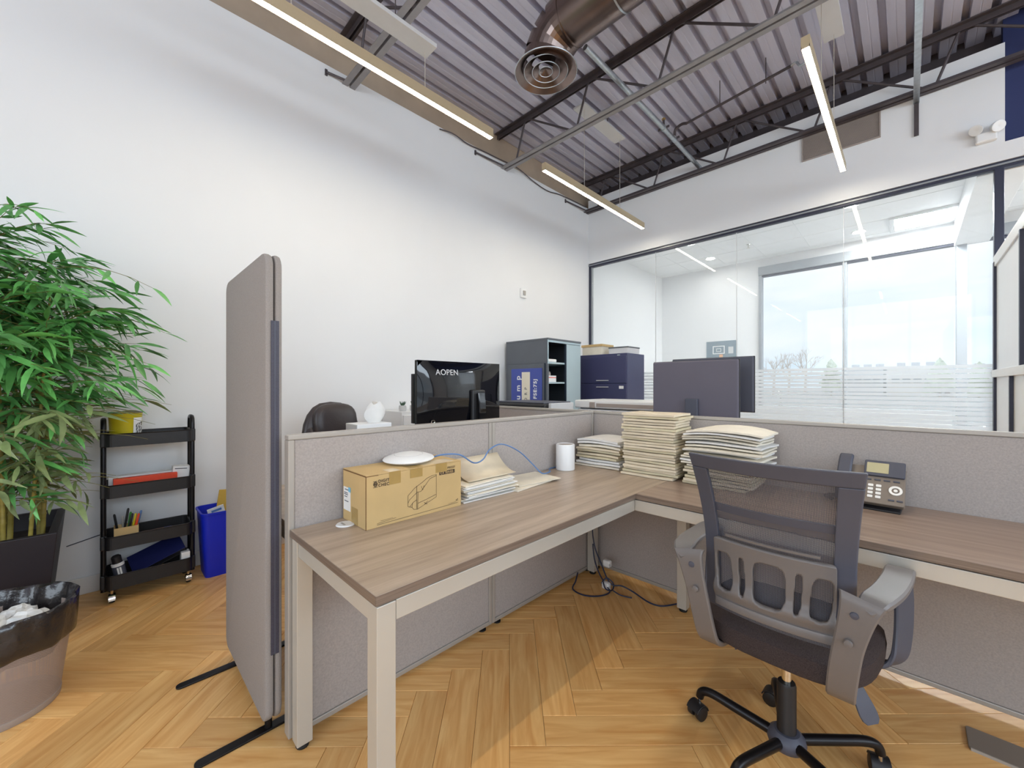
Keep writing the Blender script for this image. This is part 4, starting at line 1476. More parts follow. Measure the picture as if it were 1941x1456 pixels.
# frame: outer ring of flat plastic
MB_F = MB()
back_sheet(-1.0, 1.0, 0.975, BZ1, 16, 3, d=-0.004, th=0.018).build('back_frame', M_DGREY, ch, bevel=0.003)
back_sheet(-1.0, -0.76, 0.53, 0.975, 4, 16, d=-0.004, th=0.018).build('back_frame', M_DGREY, ch, bevel=0.003)
back_sheet(0.76, 1.0, 0.53, 0.975, 4, 16, d=-0.004, th=0.018).build('back_frame', M_DGREY, ch, bevel=0.003)
back_sheet(-0.77, 0.77, 0.838, 0.862, 14, 1, d=0.008, th=0.010).build('back_band', M_DGREY, ch)


# lumbar shell with five slots: bars between holes
def lumbar():
    Z0, Z1 = 0.565, 0.755
    holes = [(-0.74, -0.49), (-0.40, -0.31), (-0.22, 0.22), (0.31, 0.40), (0.49, 0.74)]

    def inhole(f, z):
        for k, (a, b) in enumerate(holes):
            zc0, zc1 = (0.600, 0.715) if k != 2 else (0.595, 0.718)
            m = (a + b) / 2
            h = (b - a) / 2
            fl = 1.0 + 0.07 * (z - 0.6) / 0.1
            x = (f - m * fl) / h
            y = (z - (zc0 + zc1) / 2) / ((zc1 - zc0) / 2)
            if abs(x) ** 4 + abs(y) ** 4 < 1:
                return True
        return False
    nf, nz = 110, 46
    bm = bmesh.new()
    grid = {}
    for i in range(nf + 1):
        f = -0.80 + 1.60 * i / nf
        for j in range(nz + 1):
            z = Z0 + (Z1 - Z0) * j / nz
            bulge = 0.012 * math.exp(-((z - 0.60) / 0.02) ** 2)
            grid[i, j] = bm.verts.new(bpt(f, z, -0.014 - bulge))
    for i in range(nf):
        for j in range(nz):
            f = -0.80 + 1.60 * (i + 0.5) / nf
            z = Z0 + (Z1 - Z0) * (j + 0.5) / nz
            if not inhole(f, z):
                bm.faces.new((grid[i, j], grid[i + 1, j], grid[i + 1, j + 1], grid[i, j + 1]))
    loose = [v for v in bm.verts if not v.link_faces]
    bmesh.ops.delete(bm, geom=loose, context='VERTS')
    # round the stair steps of the hole rims
    rim = [v for v in bm.verts if any(len(e.link_faces) == 1 for e in v.link_edges)]
    for _ in range(4):
        new = {}
        for v in rim:
            nb = [e.other_vert(v) for e in v.link_edges if len(e.link_faces) == 1]
            if len(nb) == 2:
                new[v] = v.co * 0.4 + (nb[0].co + nb[1].co) * 0.3
        for v, c in new.items():
            v.co = c
    me = bpy.data.meshes.new('lumbar_shell')
    bm.to_mesh(me)
    bm.free()
    for p in me.polygons:
        p.use_smooth = True
    o = link('lumbar_shell', me, M_GREYP, ch)
    so = o.modifiers.new('thick', 'SOLIDIFY')
    so.thickness = 0.014
    so.offset = 0
    return o


lumbar()
back_sheet(-0.80, 0.80, 0.545, 0.572, 14, 2, d=-0.028, th=0.026).build('lower_rail', M_GREYP, ch, bevel=0.006, smooth=True)
back_sheet(-0.62, 0.62, 0.765, 0.772, 14, 1, d=-0.012, th=0.008).build('shell_ridge', M_GREYP, ch)

# loop arms: blade behind the back, pad on top, front post, tuck under the seat
for s in (-1, 1):
    blade = spline([(s * 0.150, 0.02, 0.398), (s * 0.155, -0.10, 0.398), (s * 0.160, -0.175, 0.408), (s * 0.164, -0.222, 0.44), (s * 0.172, -0.245, 0.51), (s * 0.182, -0.256, 0.58), (s * 0.196, -0.262, 0.65), (s * 0.206, -0.262, 0.695), (s * 0.210, -0.256, 0.712)], 5)
    n = len(blade)
    wd = []
    for i in range(n):
        f = i / (n - 1)
        wd.append(0.056 + 0.006 * math.sin(PI * f) + 0.040 * max(0.0, (f - 0.62) / 0.38) ** 1.5)
    MB().ribbon(blade, [(1, 0, 0)] * n, wd, 0.016).build('arm_blade', M_GREYP, ch, smooth=True)
    pad = spline([(s * 0.214, -0.262, 0.690), (s * 0.232, -0.240, 0.709), (s * 0.250, -0.15, 0.708), (s * 0.260, -0.03, 0.700), (s * 0.263, 0.06, 0.696), (s * 0.264, 0.110, 0.684), (s * 0.265, 0.130, 0.655)], 5)
    n = len(pad)
    MB().ribbon(pad, [(1, 0, 0)] * n, [0.060 + 0.006 * math.sin(PI * i / n) - 0.022 * max(0.0, 1 - i / 6.0) for i in range(n)], 0.018).build('arm_pad', M_GREYP, ch, smooth=True)
    post = spline([(s * 0.265, 0.130, 0.66), (s * 0.270, 0.126, 0.58), (s * 0.268, 0.105, 0.49), (s * 0.258, 0.085, 0.435), (s * 0.225, 0.075, 0.405), (s * 0.15, 0.06, 0.400)], 5)
    n = len(post)
    MB().ribbon(post, [(0.75 - 0.6 * (i / n), 0.66, 0)  for i in range(n)], [0.054] * n, 0.014).build('arm_post', M_DGREY, ch, smooth=True)
    for z, x, yy in ((0.672, 0.196, -0.262), (0.600, 0.184, -0.2655)):
        MB().lathe([(0.0, 0.006), (0.008, 0.005), (0.010, 0.0)], 16, Matrix.Translation((s * x, yy - 0.007, z)) @ Matrix.Rotation(R(90), 4, 'X')).build('bolt_cap', M_DGREY if z > 0.65 else M_GREYP, ch, smooth=True)

# ================================================================== BEHIND THE PARTITIONS
# glossy monitor seen from behind (back faces +X)
t = thing('gloss_monitor', 'glossy black monitor seen from behind, with silver lettering', 'monitor', (-1.80, 1.42, ZT))
gy0, gy1, gz0, gz1 = 1.135, 1.725, 1.005, 1.368
vs, fs = [], []
nx, nz = 16, 10
for i in range(nx + 1):
    for j in range(nz + 1):
        u, v = i / nx, j / nz
        b = 0.022 * math.sin(PI * u) ** 0.6 * math.sin(PI * v) ** 0.6 if 0 < u < 1 and 0 < v < 1 else 0
        vs.append((-1.815 + b, gy0 + (gy1 - gy0) * u, gz0 + (gz1 - gz0) * v))
for i in range(nx):
    for j in range(nz):
        a = i * (nz + 1) + j
        fs.append((a, a + nz + 1, a + nz + 2, a + 1))
MB().add(vs, fs).build('back_shell', M_GLOSSB, t, smooth=True)
MB().box(-1.838, -1.815, gy0, gy1, gz0, gz1).build('screen_frame', M_BLACK, t, bevel=0.003)
MB().box(-1.7995, -1.775, 1.475, 1.575, ZT + 0.012, 1.21).build('stand_mount', M_BLACK, t, bevel=0.01)
MB().ribbon(spline([(-1.765, 1.53, 1.19), (-1.755, 1.53, 1.12), (-1.755, 1.53, 0.98), (-1.757, 1.53, 0.76)], 4), [(0, 1, 0)] * 13, [0.05] * 13, 0.018).build('stand_neck', M_GLOSSB, t, smooth=True)
MB().prism(rrect(-1.90, -1.68, 1.39, 1.67, 0.03), ZT, ZT + 0.012).build('stand_foot', M_BLACK, t, bevel=0.003)
tme = text_mesh('AOPEN', 0.044, on_x(0.0) @ Matrix.Translation((1.243, 1.292, 0)), 0.0005, 'LEFT', 1.05)
for v in tme.vertices:
    u_, v_ = (v.co.y - gy0) / (gy1 - gy0), (v.co.z - gz0) / (gz1 - gz0)
    v.co.x += -1.8135 + 0.022 * math.sin(PI * u_) ** 0.6 * math.sin(PI * v_) ** 0.6
link('lettering', tme, M_PLATE, t)
MB().lathe([(0.006, 0.0), (0.012, 0.002), (0.013, 0.0)], 18, Matrix.Translation((-1.800, 1.225, 1.04)) @ Matrix.Rotation(R(90), 4, 'Y')).build('lock_port', M_CHROME, t)


def back_monitor(name, label, x0, x1, z0, z1, y, m, rz=0.0, stand=True, base=ZT):
    t = thing(name, label, 'monitor', ((x0 + x1) / 2, y, base))
    MB().box(x0, x1, y, y + 0.012, z0, z1).build('screen_frame', M_BLACK, t, bevel=0.003)
    MB().box(x0 + 0.002, x1 - 0.002, y - 0.018, y, z0 + 0.002, z1 - 0.002).build('back_shell', m, t, bevel=0.012)
    xm = (x0 + x1) / 2
    MB().box(xm - 0.04, xm + 0.04, y - 0.045, y - 0.02, base + 0.01, z0 + 0.12).build('stand_neck', M_DGREY, t, bevel=0.006)
    MB().prism(rrect(xm - 0.13, xm + 0.13, y - 0.13, y + 0.06, 0.02), base, base + 0.012).build('stand_foot', M_DGREY, t, bevel=0.003)
    return t


back_monitor('grey_monitor', 'large matte grey monitor seen from behind above the tall folders', -1.262, -0.722, 1.03, 1.396, 2.68, M_MONG)
back_monitor('grey_monitor', 'monitor mostly hidden behind the large matte grey one', -1.23, -0.70, 1.06, 1.425, 2.92, M_DGREY)
# second screen edge behind the glossy monitor, facing the viewer
t = thing('narrow_monitor', 'dark screen peeking out left of the glossy monitor', 'monitor', (-2.12, 1.45, ZT))
MB().box(-2.145, -2.115, 1.30, 1.80, 1.005, 1.305).build('screen_frame', M_BLACK, t, bevel=0.003)
MB().box(-2.114, -2.1125, 1.305, 1.795, 1.012, 1.299).build('display', M_SCREEN, t)
MB().box(-2.14, -2.12, 1.52, 1.58, ZT + 0.01, 1.01).build('stand_neck', M_BLACK, t)
MB().prism(rrect(-2.2, -2.05, 1.44, 1.66, 0.02), ZT, ZT + 0.012).build('stand_foot', M_BLACK, t)

# tissue box on a tray
t = thing('letter_tray', 'white letter tray behind the long partition under the tissues', 'tray', (-1.78, 0.86, ZT))
for z in (ZT, ZT + 0.105, ZT + 0.21):
    MB().box(-1.90, -1.66, 0.76, 0.96, z, z + 0.012).build('tray_shelf', M_WHITE, t, bevel=0.002)
for x in (-1.895, -1.67):
    for y in (0.765, 0.95):
        MB().box(x, x + 0.008, y, y + 0.008, ZT + 0.012, ZT + 0.21).build('tray_post', M_WHITE, t)
t = thing('tissue_box', 'white tissue box with a tissue pulled up before the dark chair', 'tissues', (-1.78, 0.86, ZT + 0.222))
MB().box(-1.84, -1.72, 0.775, 0.94, ZT + 0.222, ZT + 0.322).build('carton', M_WHITE, t, bevel=0.003)
vs, fs = [], []
for i in range(9):
    s = i / 8
    for q in range(12):
        a = 2 * PI * q / 12
        r = (0.022 + 0.03 * math.sin(PI * min(1, s * 1.05)) ** 0.8) * (1 + 0.10 * math.sin(3 * a + 2 * s))
        vs.append((-1.78 + 0.35 * r * math.cos(a), 0.885 + r * math.sin(a) + 0.01 * s, ZT + 0.318 + 0.095 * s + 0.008 * math.sin(2 * a) * s))
for i in range(8):
    for q in range(12):
        fs.append((i * 12 + q, i * 12 + (q + 1) % 12, (i + 1) * 12 + (q + 1) % 12, (i + 1) * 12 + q))
fs.append(tuple(range(96, 108)))
MB().add(vs, fs).build('tissue', M_PAPER, t, smooth=True)

# padded dark executive chair
t = thing('padded_chair', 'dark brown padded leather chair behind the long partition', 'chair', (-2.70, 1.17, 0), rz=R(-82))


def pad_mesh(hw, hh, th, loc, rx=0.0, p=0.5, n=24, rings=12):
    vs, fs = [], []
    Mx = Matrix.Translation(loc) @ Matrix.Rotation(rx, 4, 'X')

    def sp(c, e):
        return math.copysign(abs(c) ** e, c)
    for i in range(rings + 1):
        ph = -PI / 2 + PI * i / rings
        for j in range(n):
            a = 2 * PI * j / n
            vs.append((hw * sp(math.cos(a), p) * sp(math.cos(ph), 0.6), th * sp(math.sin(ph), 0.8), hh * sp(math.sin(a), p) * sp(math.cos(ph), 0.6)))
    for i in range(rings):
        for j in range(n):
            fs.append((i * n + j, i * n + (j + 1) % n, (i + 1) * n + (j + 1) % n, (i + 1) * n + j))
    return MB().add(vs, fs, Mx)


pad_mesh(0.22, 0.36, 0.05, (0, -0.22, 0.76), R(6), 0.75).build('backrest', M_LEATHER, t, smooth=True)
for s in (-1, 1):
    pad_mesh(0.085, 0.27, 0.055, (s * 0.135, -0.205, 0.70), R(6), 0.7).build('side_bolster', M_LEATHER, t, smooth=True)
pad_mesh(0.16, 0.13, 0.045, (0, -0.185, 0.98), R(8), 0.7).build('head_cushion', M_LEATHER, t, smooth=True)
cushion(0.25, 0.25, 0.42, 0.52).build('seat', M_LEATHER, t, smooth=True)
for s in (-1, 1):
    MB().tube(spline([(s * 0.26, -0.15, 0.46), (s * 0.29, -0.10, 0.62), (s * 0.29, 0.12, 0.66), (s * 0.27, 0.16, 0.46)], 5), 0.018, 10).build('armrest', M_BLACK, t, smooth=True)
MB().lathe([(0, 0.07), (0.03, 0.07), (0.028, 0.42), (0, 0.42)], 16).build('column', M_BLACK, t)
for k in range(5):
    a = 2 * PI * k / 5
    lg = MB().tube([(0.03 * math.cos(a), 0.03 * math.sin(a), 0.09), (0.30 * math.cos(a), 0.30 * math.sin(a), 0.07)], 0.016, 10).build('base_leg', M_BLACK, t, smooth=True)
    MB().lathe([(0, -0.018), (0.026, -0.018), (0.026, 0.018), (0, 0.018)], 16, Matrix.Translation((0.30 * math.cos(a), 0.30 * math.sin(a), 0.028)) @ Matrix.Rotation(a, 4, 'Z') @ Matrix.Rotation(R(90), 4, 'X')).build('caster_wheel', M_BLACK, lg, smooth=True)

# white low drawer unit with two succulents against the side wall
t = thing('drawer_cabinet', 'low white drawer unit against the side wall under the small plants', 'drawers', (-3.28, 2.05, 0))
MB().box(-3.46, -3.12, 1.80, 2.24, 0.0, 1.005).build('body', M_WHITE, t, bevel=0.004)
for q in range(4):
    d = MB().box(-3.12, -3.104, 1.81, 2.23, 0.03 + q * 0.24, 0.255 + q * 0.24).build('drawer', M_WHITE, t, bevel=0.003)
    MB().box(-3.104, -3.092, 1.94, 2.10, 0.20 + q * 0.24, 0.212 + q * 0.24).build('handle', M_PLATE, d)
for k, (y, lab) in enumerate(((1.855, 'left small succulent in a white pot on the drawer unit'), (1.965, 'right small succulent in a white pot beside the dark screen'))):
    t = thing('succulent', lab, 'plant', (-3.2, y, 1.005), group='potted succulents')
    Mx = Matrix.Translation((-3.2, y, 1.005))
    MB().lathe([(0.0, 0.0), (0.028, 0.0), (0.034, 0.02), (0.032, 0.05), (0.028, 0.052), (0.027, 0.045), (0.0, 0.045)], 20, Mx).build('pot', M_PLATE, t, smooth=True)
    for q in range(9):
        a = 2 * PI * q / 9
        e = 0.02 + 0.012 * (q % 2)
        MB().tube([Mx @ Vector((0, 0, 0.045)), Mx @ Vector((e * 0.6 * math.cos(a), e * 0.6 * math.sin(a), 0.065)), Mx @ Vector((e * math.cos(a), e * math.sin(a), 0.088))], [0.005, 0.006, 0.001], 6).build('leaf', M_TUFT, t, smooth=True)

# tall charcoal cabinet with open shelves (opening faces +X)
bx0, bx1, by0, by1, bz = -3.44, -2.80, 3.385, 4.0, 1.756
t = thing('shelf_cabinet', 'tall charcoal cabinet with open shelves in the back corner', 'cabinet', ((bx0 + bx1) / 2, (by0 + by1) / 2, 0))
MB().box(bx0, bx1, by0, by0 + 0.018, 0.0, bz - 0.02).build('side_panel', M_CABB, t)
MB().box(bx0, bx1, by1 - 0.018, by1, 0.0, bz - 0.02).build('side_panel', M_CABB, t)
MB().box(bx0, bx0 + 0.01, by0 + 0.018, by1 - 0.018, 0.0, bz - 0.02).build('back_panel', M_CABIN, t)
MB().box(bx0, bx1 + 0.01, by0 - 0.004, by1 + 0.004, bz - 0.02, bz).build('top_panel', M_CABB, t, bevel=0.003)
MB().box(bx1 - 0.004, bx1 + 0.004, by0, by0 + 0.014, 0.0, bz - 0.02).build('front_edge', M_CABF, t)
MB().box(bx1 - 0.004, bx1 + 0.004, by0 + 0.014, by1, bz - 0.045, bz - 0.022).build('front_edge', M_CABF, t)
for z in (0.30, 0.62, 0.94, 1.255, 1.475):
    MB().box(bx0 + 0.01, bx1 - 0.01, by0 + 0.018, by1 - 0.018, z, z + 0.018).build('shelf', M_CABF, t)
dd = MB().box(bx1 - 0.01, bx1 + 0.006, by0 + 0.33, by1 - 0.004, 0.03, bz - 0.05).build('sliding_door', M_CABF, t, bevel=0.002)
MB().box(bx1 - 0.012, bx1 + 0.008, by0 + 0.318, by0 + 0.332, 0.03, bz - 0.05).build('door_edge', M_CABIN, dd)
o = MB().box(-2.98, -2.83, by0 + 0.04, by0 + 0.20, 1.4935, 1.530).build('towel_pack', M_PAPER, bevel=0.01)
tag(o, 'folded white pack on the upper cabinet shelf', 'pack')
t2 = thing('supply_box', 'white and red supply box on the lower cabinet shelf', 'box', (-2.88, 3.50, 1.2735))
MB().box(-2.96, -2.83, by0 + 0.03, by0 + 0.19, 1.2735, 1.345).build('carton', M_WHITE, t2, bevel=0.002)
MB().box(-2.8305, -2.829, by0 + 0.035, by0 + 0.185, 1.318, 1.326).build('red_stripe', M_RED, t2)
for k, (y, lab) in enumerate(((3.44, 'left small bottle behind the supply box'), (3.535, 'right small bottle behind the supply box'))):
    MBt = MB().lathe([(0, 1.3455), (0.016, 1.3455), (0.016, 1.375), (0.010, 1.385), (0.010, 1.392), (0, 1.392)], 14, Matrix.Translation((-2.90, y, 0)))
    tag(MBt.build('small_bottle', M_PFRAME, smooth=True), lab, 'bottle', 'bottles in the shelf cabinet')

# blue framed sign leaning on the cabinet side (faces -Y)
t = thing('blue_sign', 'blue framed sign board with sideways lettering leaning on the cabinet', 'sign', (-3.08, 3.3, 0.94))
sx0, sx1, sz0, sz1, sy = -3.300, -2.835, 0.94, 1.425, 3.335
MB().box(sx0 - 0.055, sx1 + 0.075, sy + 0.004, sy + 0.026, sz0, sz1 + 0.045).build('backing_board', M_CABB, t, bevel=0.003)
MB().box(sx1 + 0.03, sx1 + 0.05, sy - 0.004, sy + 0.004, sz0, sz1 + 0.05).build('dark_edge', M_CABIN, t)
MB().box(sx0, sx1, sy - 0.008, sy + 0.004, sz0, sz1).build('face', M_SIGN, t, bevel=0.004)
MB().box(-3.130, -3.005, sy - 0.0095, sy - 0.008, sz0, sz1 - 0.04).build('cream_panel', M_SIGNW, t)


def side_text(body_s, size, x, z, m, spacing=1.0, bold=0.0):
    # letters rotated a quarter turn: reading upwards
    Mx = on_y(sy - 0.0105) @ Matrix.Translation((x, z, 0)) @ Matrix.Rotation(R(90), 4, 'Z')
    link('lettering', text_mesh(body_s, size, Mx, 0.0006, 'LEFT', spacing, bold), m, t)


side_text('u', 0.10, -3.155, 1.07, M_WHITE, 1.0, 0.002)
side_text('m', 0.095, -3.155, 1.165, M_WHITE, 1.0, 0.002)
side_text('p', 0.10, -3.155, 1.295, M_WHITE, 1.0, 0.002)
side_text('CORP', 0.055, -3.048, 0.985, M_DGREY, 2.0)
side_text('FSE:75J', 0.066, -2.905, 1.085, M_WHITE, 1.15, 0.002)
# support under the sign: low credenza
t = thing('low_credenza', 'low charcoal credenza carrying the blue sign', 'cabinet', (-3.05, 3.25, 0))
MB().box(-3.44, -2.60, 3.10, 3.375, 0.0, 0.94).build('body', M_CABB, t, bevel=0.004)
for q in range(2):
    d = MB().box(-3.43 + q * 0.415, -3.02 + q * 0.415, 3.086, 3.10, 0.03, 0.91).build('door', M_CABF, t, bevel=0.003)
    MB().box(-3.06 + q * 0.06, -3.045 + q * 0.06, 3.074, 3.086, 0.45, 0.6).build('handle', M_CHROME, d)

# navy lateral file with boxes on it
t = thing('lateral_file', 'navy two drawer lateral file cabinet before the glass front', 'cabinet', (-2.6, 4.5, 0))
fx0, fx1, fy0, fy1, fz = -3.05, -2.36, 4.32, 4.75, 1.62
MB().box(fx0, fx1, fy0, fy1, 0.0, fz).build('body', M_NAVYF, t, bevel=0.004)
for z0, z1, hz in ((0.72, 1.255, 1.215), (1.262, 1.59, 1.295), (0.05, 0.71, 0.66)):
    d = MB().box(fx0 + 0.006, fx1 - 0.006, fy0 - 0.012, fy0, z0, z1).build('drawer', M_NAVYF, t, bevel=0.003)
    MB().box(-2.77, -2.60, fy0 - 0.028, fy0 - 0.012, hz - 0.005, hz + 0.005).build('handle', M_PLATE, d, bevel=0.003)
MB().box(-2.46, -2.40, fy0 - 0.0135, fy0 - 0.012, 1.195, 1.230).build('card_label', M_PAPER, t)
MB().box(-2.49, -2.45, fy0 - 0.002, fy0, 1.595, 1.605).build('lock_plate', M_CHROME, t)
t = thing('beige_box', 'beige cardboard box on the navy file cabinet next to the shelf cabinet', 'box', (-2.85, 4.5, fz))
MB().box(-3.02, -2.73, 4.36, 4.62, fz, fz + 0.125).build('carton', M_CREAM, t, bevel=0.002)
MB().box(-3.03, -2.72, 4.35, 4.63, fz + 0.105, fz + 0.135).build('lid', M_CARD, t, bevel=0.002)
t = thing('grey_box', 'grey storage box on the right end of the navy file cabinet', 'box', (-2.5, 4.5, fz))
MB().box(-2.64, -2.38, 4.38, 4.66, fz, fz + 0.07).build('carton', M_STUCCO2, t, bevel=0.002)
MB().box(-2.645, -2.375, 4.375, 4.665, fz + 0.07, fz + 0.085).build('lid', M_CABB, t, bevel=0.002)

# dark printer and white machine on the back bench
t = thing('desktop_printer', 'dark flat topped printer on the back bench below the sign', 'printer', (-2.45, 2.7, ZT))
MB().box(-2.63, -2.06, 2.45, 2.85, ZT, 1.085).build('body', M_BLACK, t, bevel=0.015)
MB().box(-2.61, -2.08, 2.47, 2.83, 1.085, 1.098).build('lid', M_DGREY, t, bevel=0.006)
MB().box(-2.059, -2.03, 2.50, 2.80, 1.0, 1.09).build('side_hinge', M_PLATE, t, bevel=0.004)
t = thing('white_machine', 'white office copier beside the large grey monitor', 'copier', (-1.75, 3.3, 0))
MB().box(-2.20, -1.30, 3.10, 3.55, 0.0, 1.02).build('cabinet_body', M_WHITE, t, bevel=0.01)
MB().box(-2.22, -1.28, 3.08, 3.57, 1.03, 1.10).build('scanner_lid', M_WHITE, t, bevel=0.01)
MB().box(-1.98, -1.42, 3.07, 3.085, 1.045, 1.075).build('front_slot', M_VENT, t)
MB().box(-2.05, -2.0, 3.066, 3.085, 1.035, 1.085).build('control_panel', M_VENT, t, bevel=0.003)
o = MB().box(-3.04, -2.68, 2.44, 2.74, ZT, 1.075).build('paper_box', M_WHITE, bevel=0.004)
tag(o, 'white box on the back bench left of the dark printer', 'box')

# ---- meeting room furniture
t = thing('round_table', 'white round meeting table beyond the frosted glass', 'table', (-0.4, 6.5, 0))
MB().lathe([(0, 0.72), (0.58, 0.72), (0.60, 0.73), (0.60, 0.745), (0.58, 0.75), (0, 0.75)], 48, Matrix.Translation((-0.4, 6.5, 0))).build('tabletop', M_WHITE, t, smooth=True)
MB().lathe([(0, 0.0), (0.3, 0.0), (0.3, 0.015), (0.04, 0.03), (0.035, 0.72), (0, 0.72)], 32, Matrix.Translation((-0.4, 6.5, 0))).build('pedestal', M_WHITE, t, smooth=True)
for k, (x, y, rz, lab) in enumerate(((0.02, 5.92, 40, 'pale grey shell chair nearest the glass beyond the wing partition'), (-1.1, 6.1, -60, 'pale grey shell chair left of the meeting table'), (0.35, 6.7, 100, 'pale grey shell chair right of the meeting table'))):
    t = thing('shell_chair', lab, 'chair', (x, y, 0), rz=R(rz), group='meeting room shell chairs')
    cushion(0.22, 0.22, 0.43, 0.47, crown=0.0).build('seat', M_STUCCO2, t, smooth=True)
    vs, fs = [], []
    for q in (0, 1):
        for i in range(13):
            a = R(-150 + 120 * i / 12)
            for j in range(6):
                z = 0.46 + 0.36 * j / 5
                r = 0.215 + 0.012 * q + 0.02 * j / 5
                zz2 = z - 0.1 * (abs(i - 6) / 6) ** 2 * (j / 5)
                vs.append((r * math.cos(a), r * math.sin(a), zz2))
    for q in (0, 1):
        for i in range(12):
            for j in range(5):
                a = i * 6 + j + q * 78
                fs.append((a, a + 1, a + 7, a + 6))
    for i in range(12):
        a = i * 6 + 5
        fs.append((a, a + 6, a + 84, a + 78))
    MB().add(vs, fs).build('backrest', M_STUCCO2, t, smooth=True)
    for a in (45, 135, 225, 315):
        MB().tube([(0.12 * math.cos(R(a)), 0.12 * math.sin(R(a)), 0.44), (0.22 * math.cos(R(a)), 0.22 * math.sin(R(a)), 0.0)], 0.011, 8).build('leg', M_WHITE, t)
t = thing('wall_poster', 'slate grey sports poster on the meeting room wall', 'poster', (-2.45, YF, 1.9))
px0, px1, pz0, pz1 = -2.64, -2.14, 1.62, 2.03
MB().box(px0, px1, YF - 0.012, YF, pz0, pz1).build('board', M_POSTER, t, bevel=0.002)
fr = MB()
for a, b, c, d in ((-2.53, -2.33, 1.80, 1.815), (-2.53, -2.33, 1.93, 1.945), (-2.53, -2.515, 1.815, 1.93), (-2.345, -2.33, 1.815, 1.93), (-2.47, -2.39, 1.84, 1.848), (-2.47, -2.39, 1.892, 1.9), (-2.47, -2.462, 1.848, 1.892), (-2.398, -2.39, 1.848, 1.892)):
    fr.box(a, b, YF - 0.0135, YF - 0.012, c, d)
fr.build('print', M_WHITE, t)
MB().box(-2.42, -2.36, YF - 0.0135, YF - 0.012, 1.74, 1.79).build('print', M_ORANGE, t)
MB().box(-2.27, -2.19, YF - 0.0135, YF - 0.012, 1.80, 1.92).build('print', M_PLATE, t)
t = thing('side_counter', 'white counter along the meeting room window', 'counter', (-1.2, 7.4, 0))
MB().box(-1.78, 0.40, 7.30, 7.72, 0.86, 0.90).build('worktop', M_WHITE, t, bevel=0.004)
MB().box(-1.76, 0.38, 7.34, 7.72, 0.0, 0.86).build('base_unit', M_WHITE, t, bevel=0.004)
t = thing('counter_tap', 'curved chrome tap on the meeting room counter', 'tap', (-1.45, 7.5, 0.90))
MB().tube(spline([(-1.45, 7.55, 0.90), (-1.45, 7.55, 1.08), (-1.45, 7.50, 1.15), (-1.45, 7.42, 1.14), (-1.45, 7.40, 1.08)], 6), 0.011, 10).build('spout', M_CHROME, t, smooth=True)
MB().lathe([(0, 0.90), (0.028, 0.90), (0.026, 0.92), (0, 0.92)], 16, Matrix.Translation((-1.45, 7.55, 0))).build('base', M_CHROME, t)


# ================================================================== CABLES BELOW THE DESK
t = thing('power_cables', 'tangled dark power leads on the floor in the corner below the desks', 'cables', (-1.36, 2.15, 0))
lead = [(-1.44, 2.205, 0.42), (-1.445, 2.20, 0.30), (-1.42, 2.19, 0.20), (-1.36, 2.17, 0.12), (-1.31, 2.15, 0.06), (-1.27, 2.15, 0.03), (-1.22, 2.17, 0.035), (-1.15, 2.18, 0.02), (-1.05, 2.16, 0.008), (-0.98, 2.17, 0.008), (-0.93, 2.24, 0.01), (-0.90, 2.27, 0.02)]
MB().tube(spline(lead, 6), 0.0042, 7).build('lead', M_NAVYC, t, smooth=True)
MB().tube(spline([(-1.44, 2.195, 0.22), (-1.42, 2.18, 0.14), (-1.37, 2.15, 0.08), (-1.31, 2.13, 0.03), (-1.26, 2.10, 0.012), (-1.28, 2.03, 0.006), (-1.35, 1.97, 0.006), (-1.44, 1.98, 0.006), (-1.47, 2.05, 0.02), (-1.49, 2.10, 0.05)], 6), 0.0042, 7).build('lead', M_NAVYC, t, smooth=True)
MB().tube(spline([(-1.32, 2.12, 0.05), (-1.29, 2.10, 0.02), (-1.26, 2.12, 0.012), (-1.27, 2.16, 0.03), (-1.31, 2.15, 0.06), (-1.33, 2.12, 0.03)], 6), 0.004, 7).build('lead', M_NAVYC, t, smooth=True)
MB().tube(spline([(-1.25, 2.12, 0.015), (-1.20, 2.12, 0.006), (-1.14, 2.14, 0.005)], 5), 0.0035, 7).build('lead', M_NAVYC, t, smooth=True)
for k, (x, y, z, lab) in enumerate(((-1.335, 2.195, 0.128, 'white plug adapter hanging in the cable tangle'), (-1.305, 2.135, 0.022, 'white plug adapter on the floor under the cable tangle'))):
    t = thing('plug_adapter', lab, 'adapter', (x, y, z))
    MB().cbox((x, y, z), (0.05, 0.035, 0.042)).build('block', M_WHITE, t, bevel=0.01)
    MB().tube([(x + 0.02, y - 0.01, z), (x + 0.035, y - 0.015, z - 0.004)], 0.006, 8).build('strain_relief', M_PLATE, t)

# ================================================================== LEFT: ROLLING CART
CX0, CX1, CY0, CY1 = -3.42, -3.20, -0.005, 0.385
cart = thing('rolling_cart', 'slim black four tier rolling cart against the white wall', 'cart', ((CX0 + CX1) / 2, (CY0 + CY1) / 2, 0))
TIERS = [(0.075, 0.155), (0.302, 0.374), (0.594, 0.666), (0.885, 0.957)]


def tray(z0, z1, last):
    o = rrect(CX0, CX1, CY0, CY1, 0.03, 5)
    i = rrect(CX0 + 0.005, CX1 - 0.005, CY0 + 0.005, CY1 - 0.005, 0.026, 5)
    n = len(o)
    vs = [(a, b, z0) for a, b in o] + [(a, b, z1) for a, b in o] + [(a, b, z1) for a, b in i] + [(a, b, z0 + 0.005) for a, b in i]
    fs = [tuple(reversed(range(n))), tuple(range(3 * n, 4 * n))]
    for k in range(n):
        j = (k + 1) % n
        fs += [(k, j, n + j, n + k), (n + k, n + j, 2 * n + j, 2 * n + k), (2 * n + k, 2 * n + j, 3 * n + j, 3 * n + k)]
    tr = MB().add(vs, fs).build('tray', M_BLACK, cart)
    MB().tube([(a, b, z1) for a, b in o], 0.0035, 6, closed=True).build('tray_rim', M_BLACKM, tr, smooth=True)


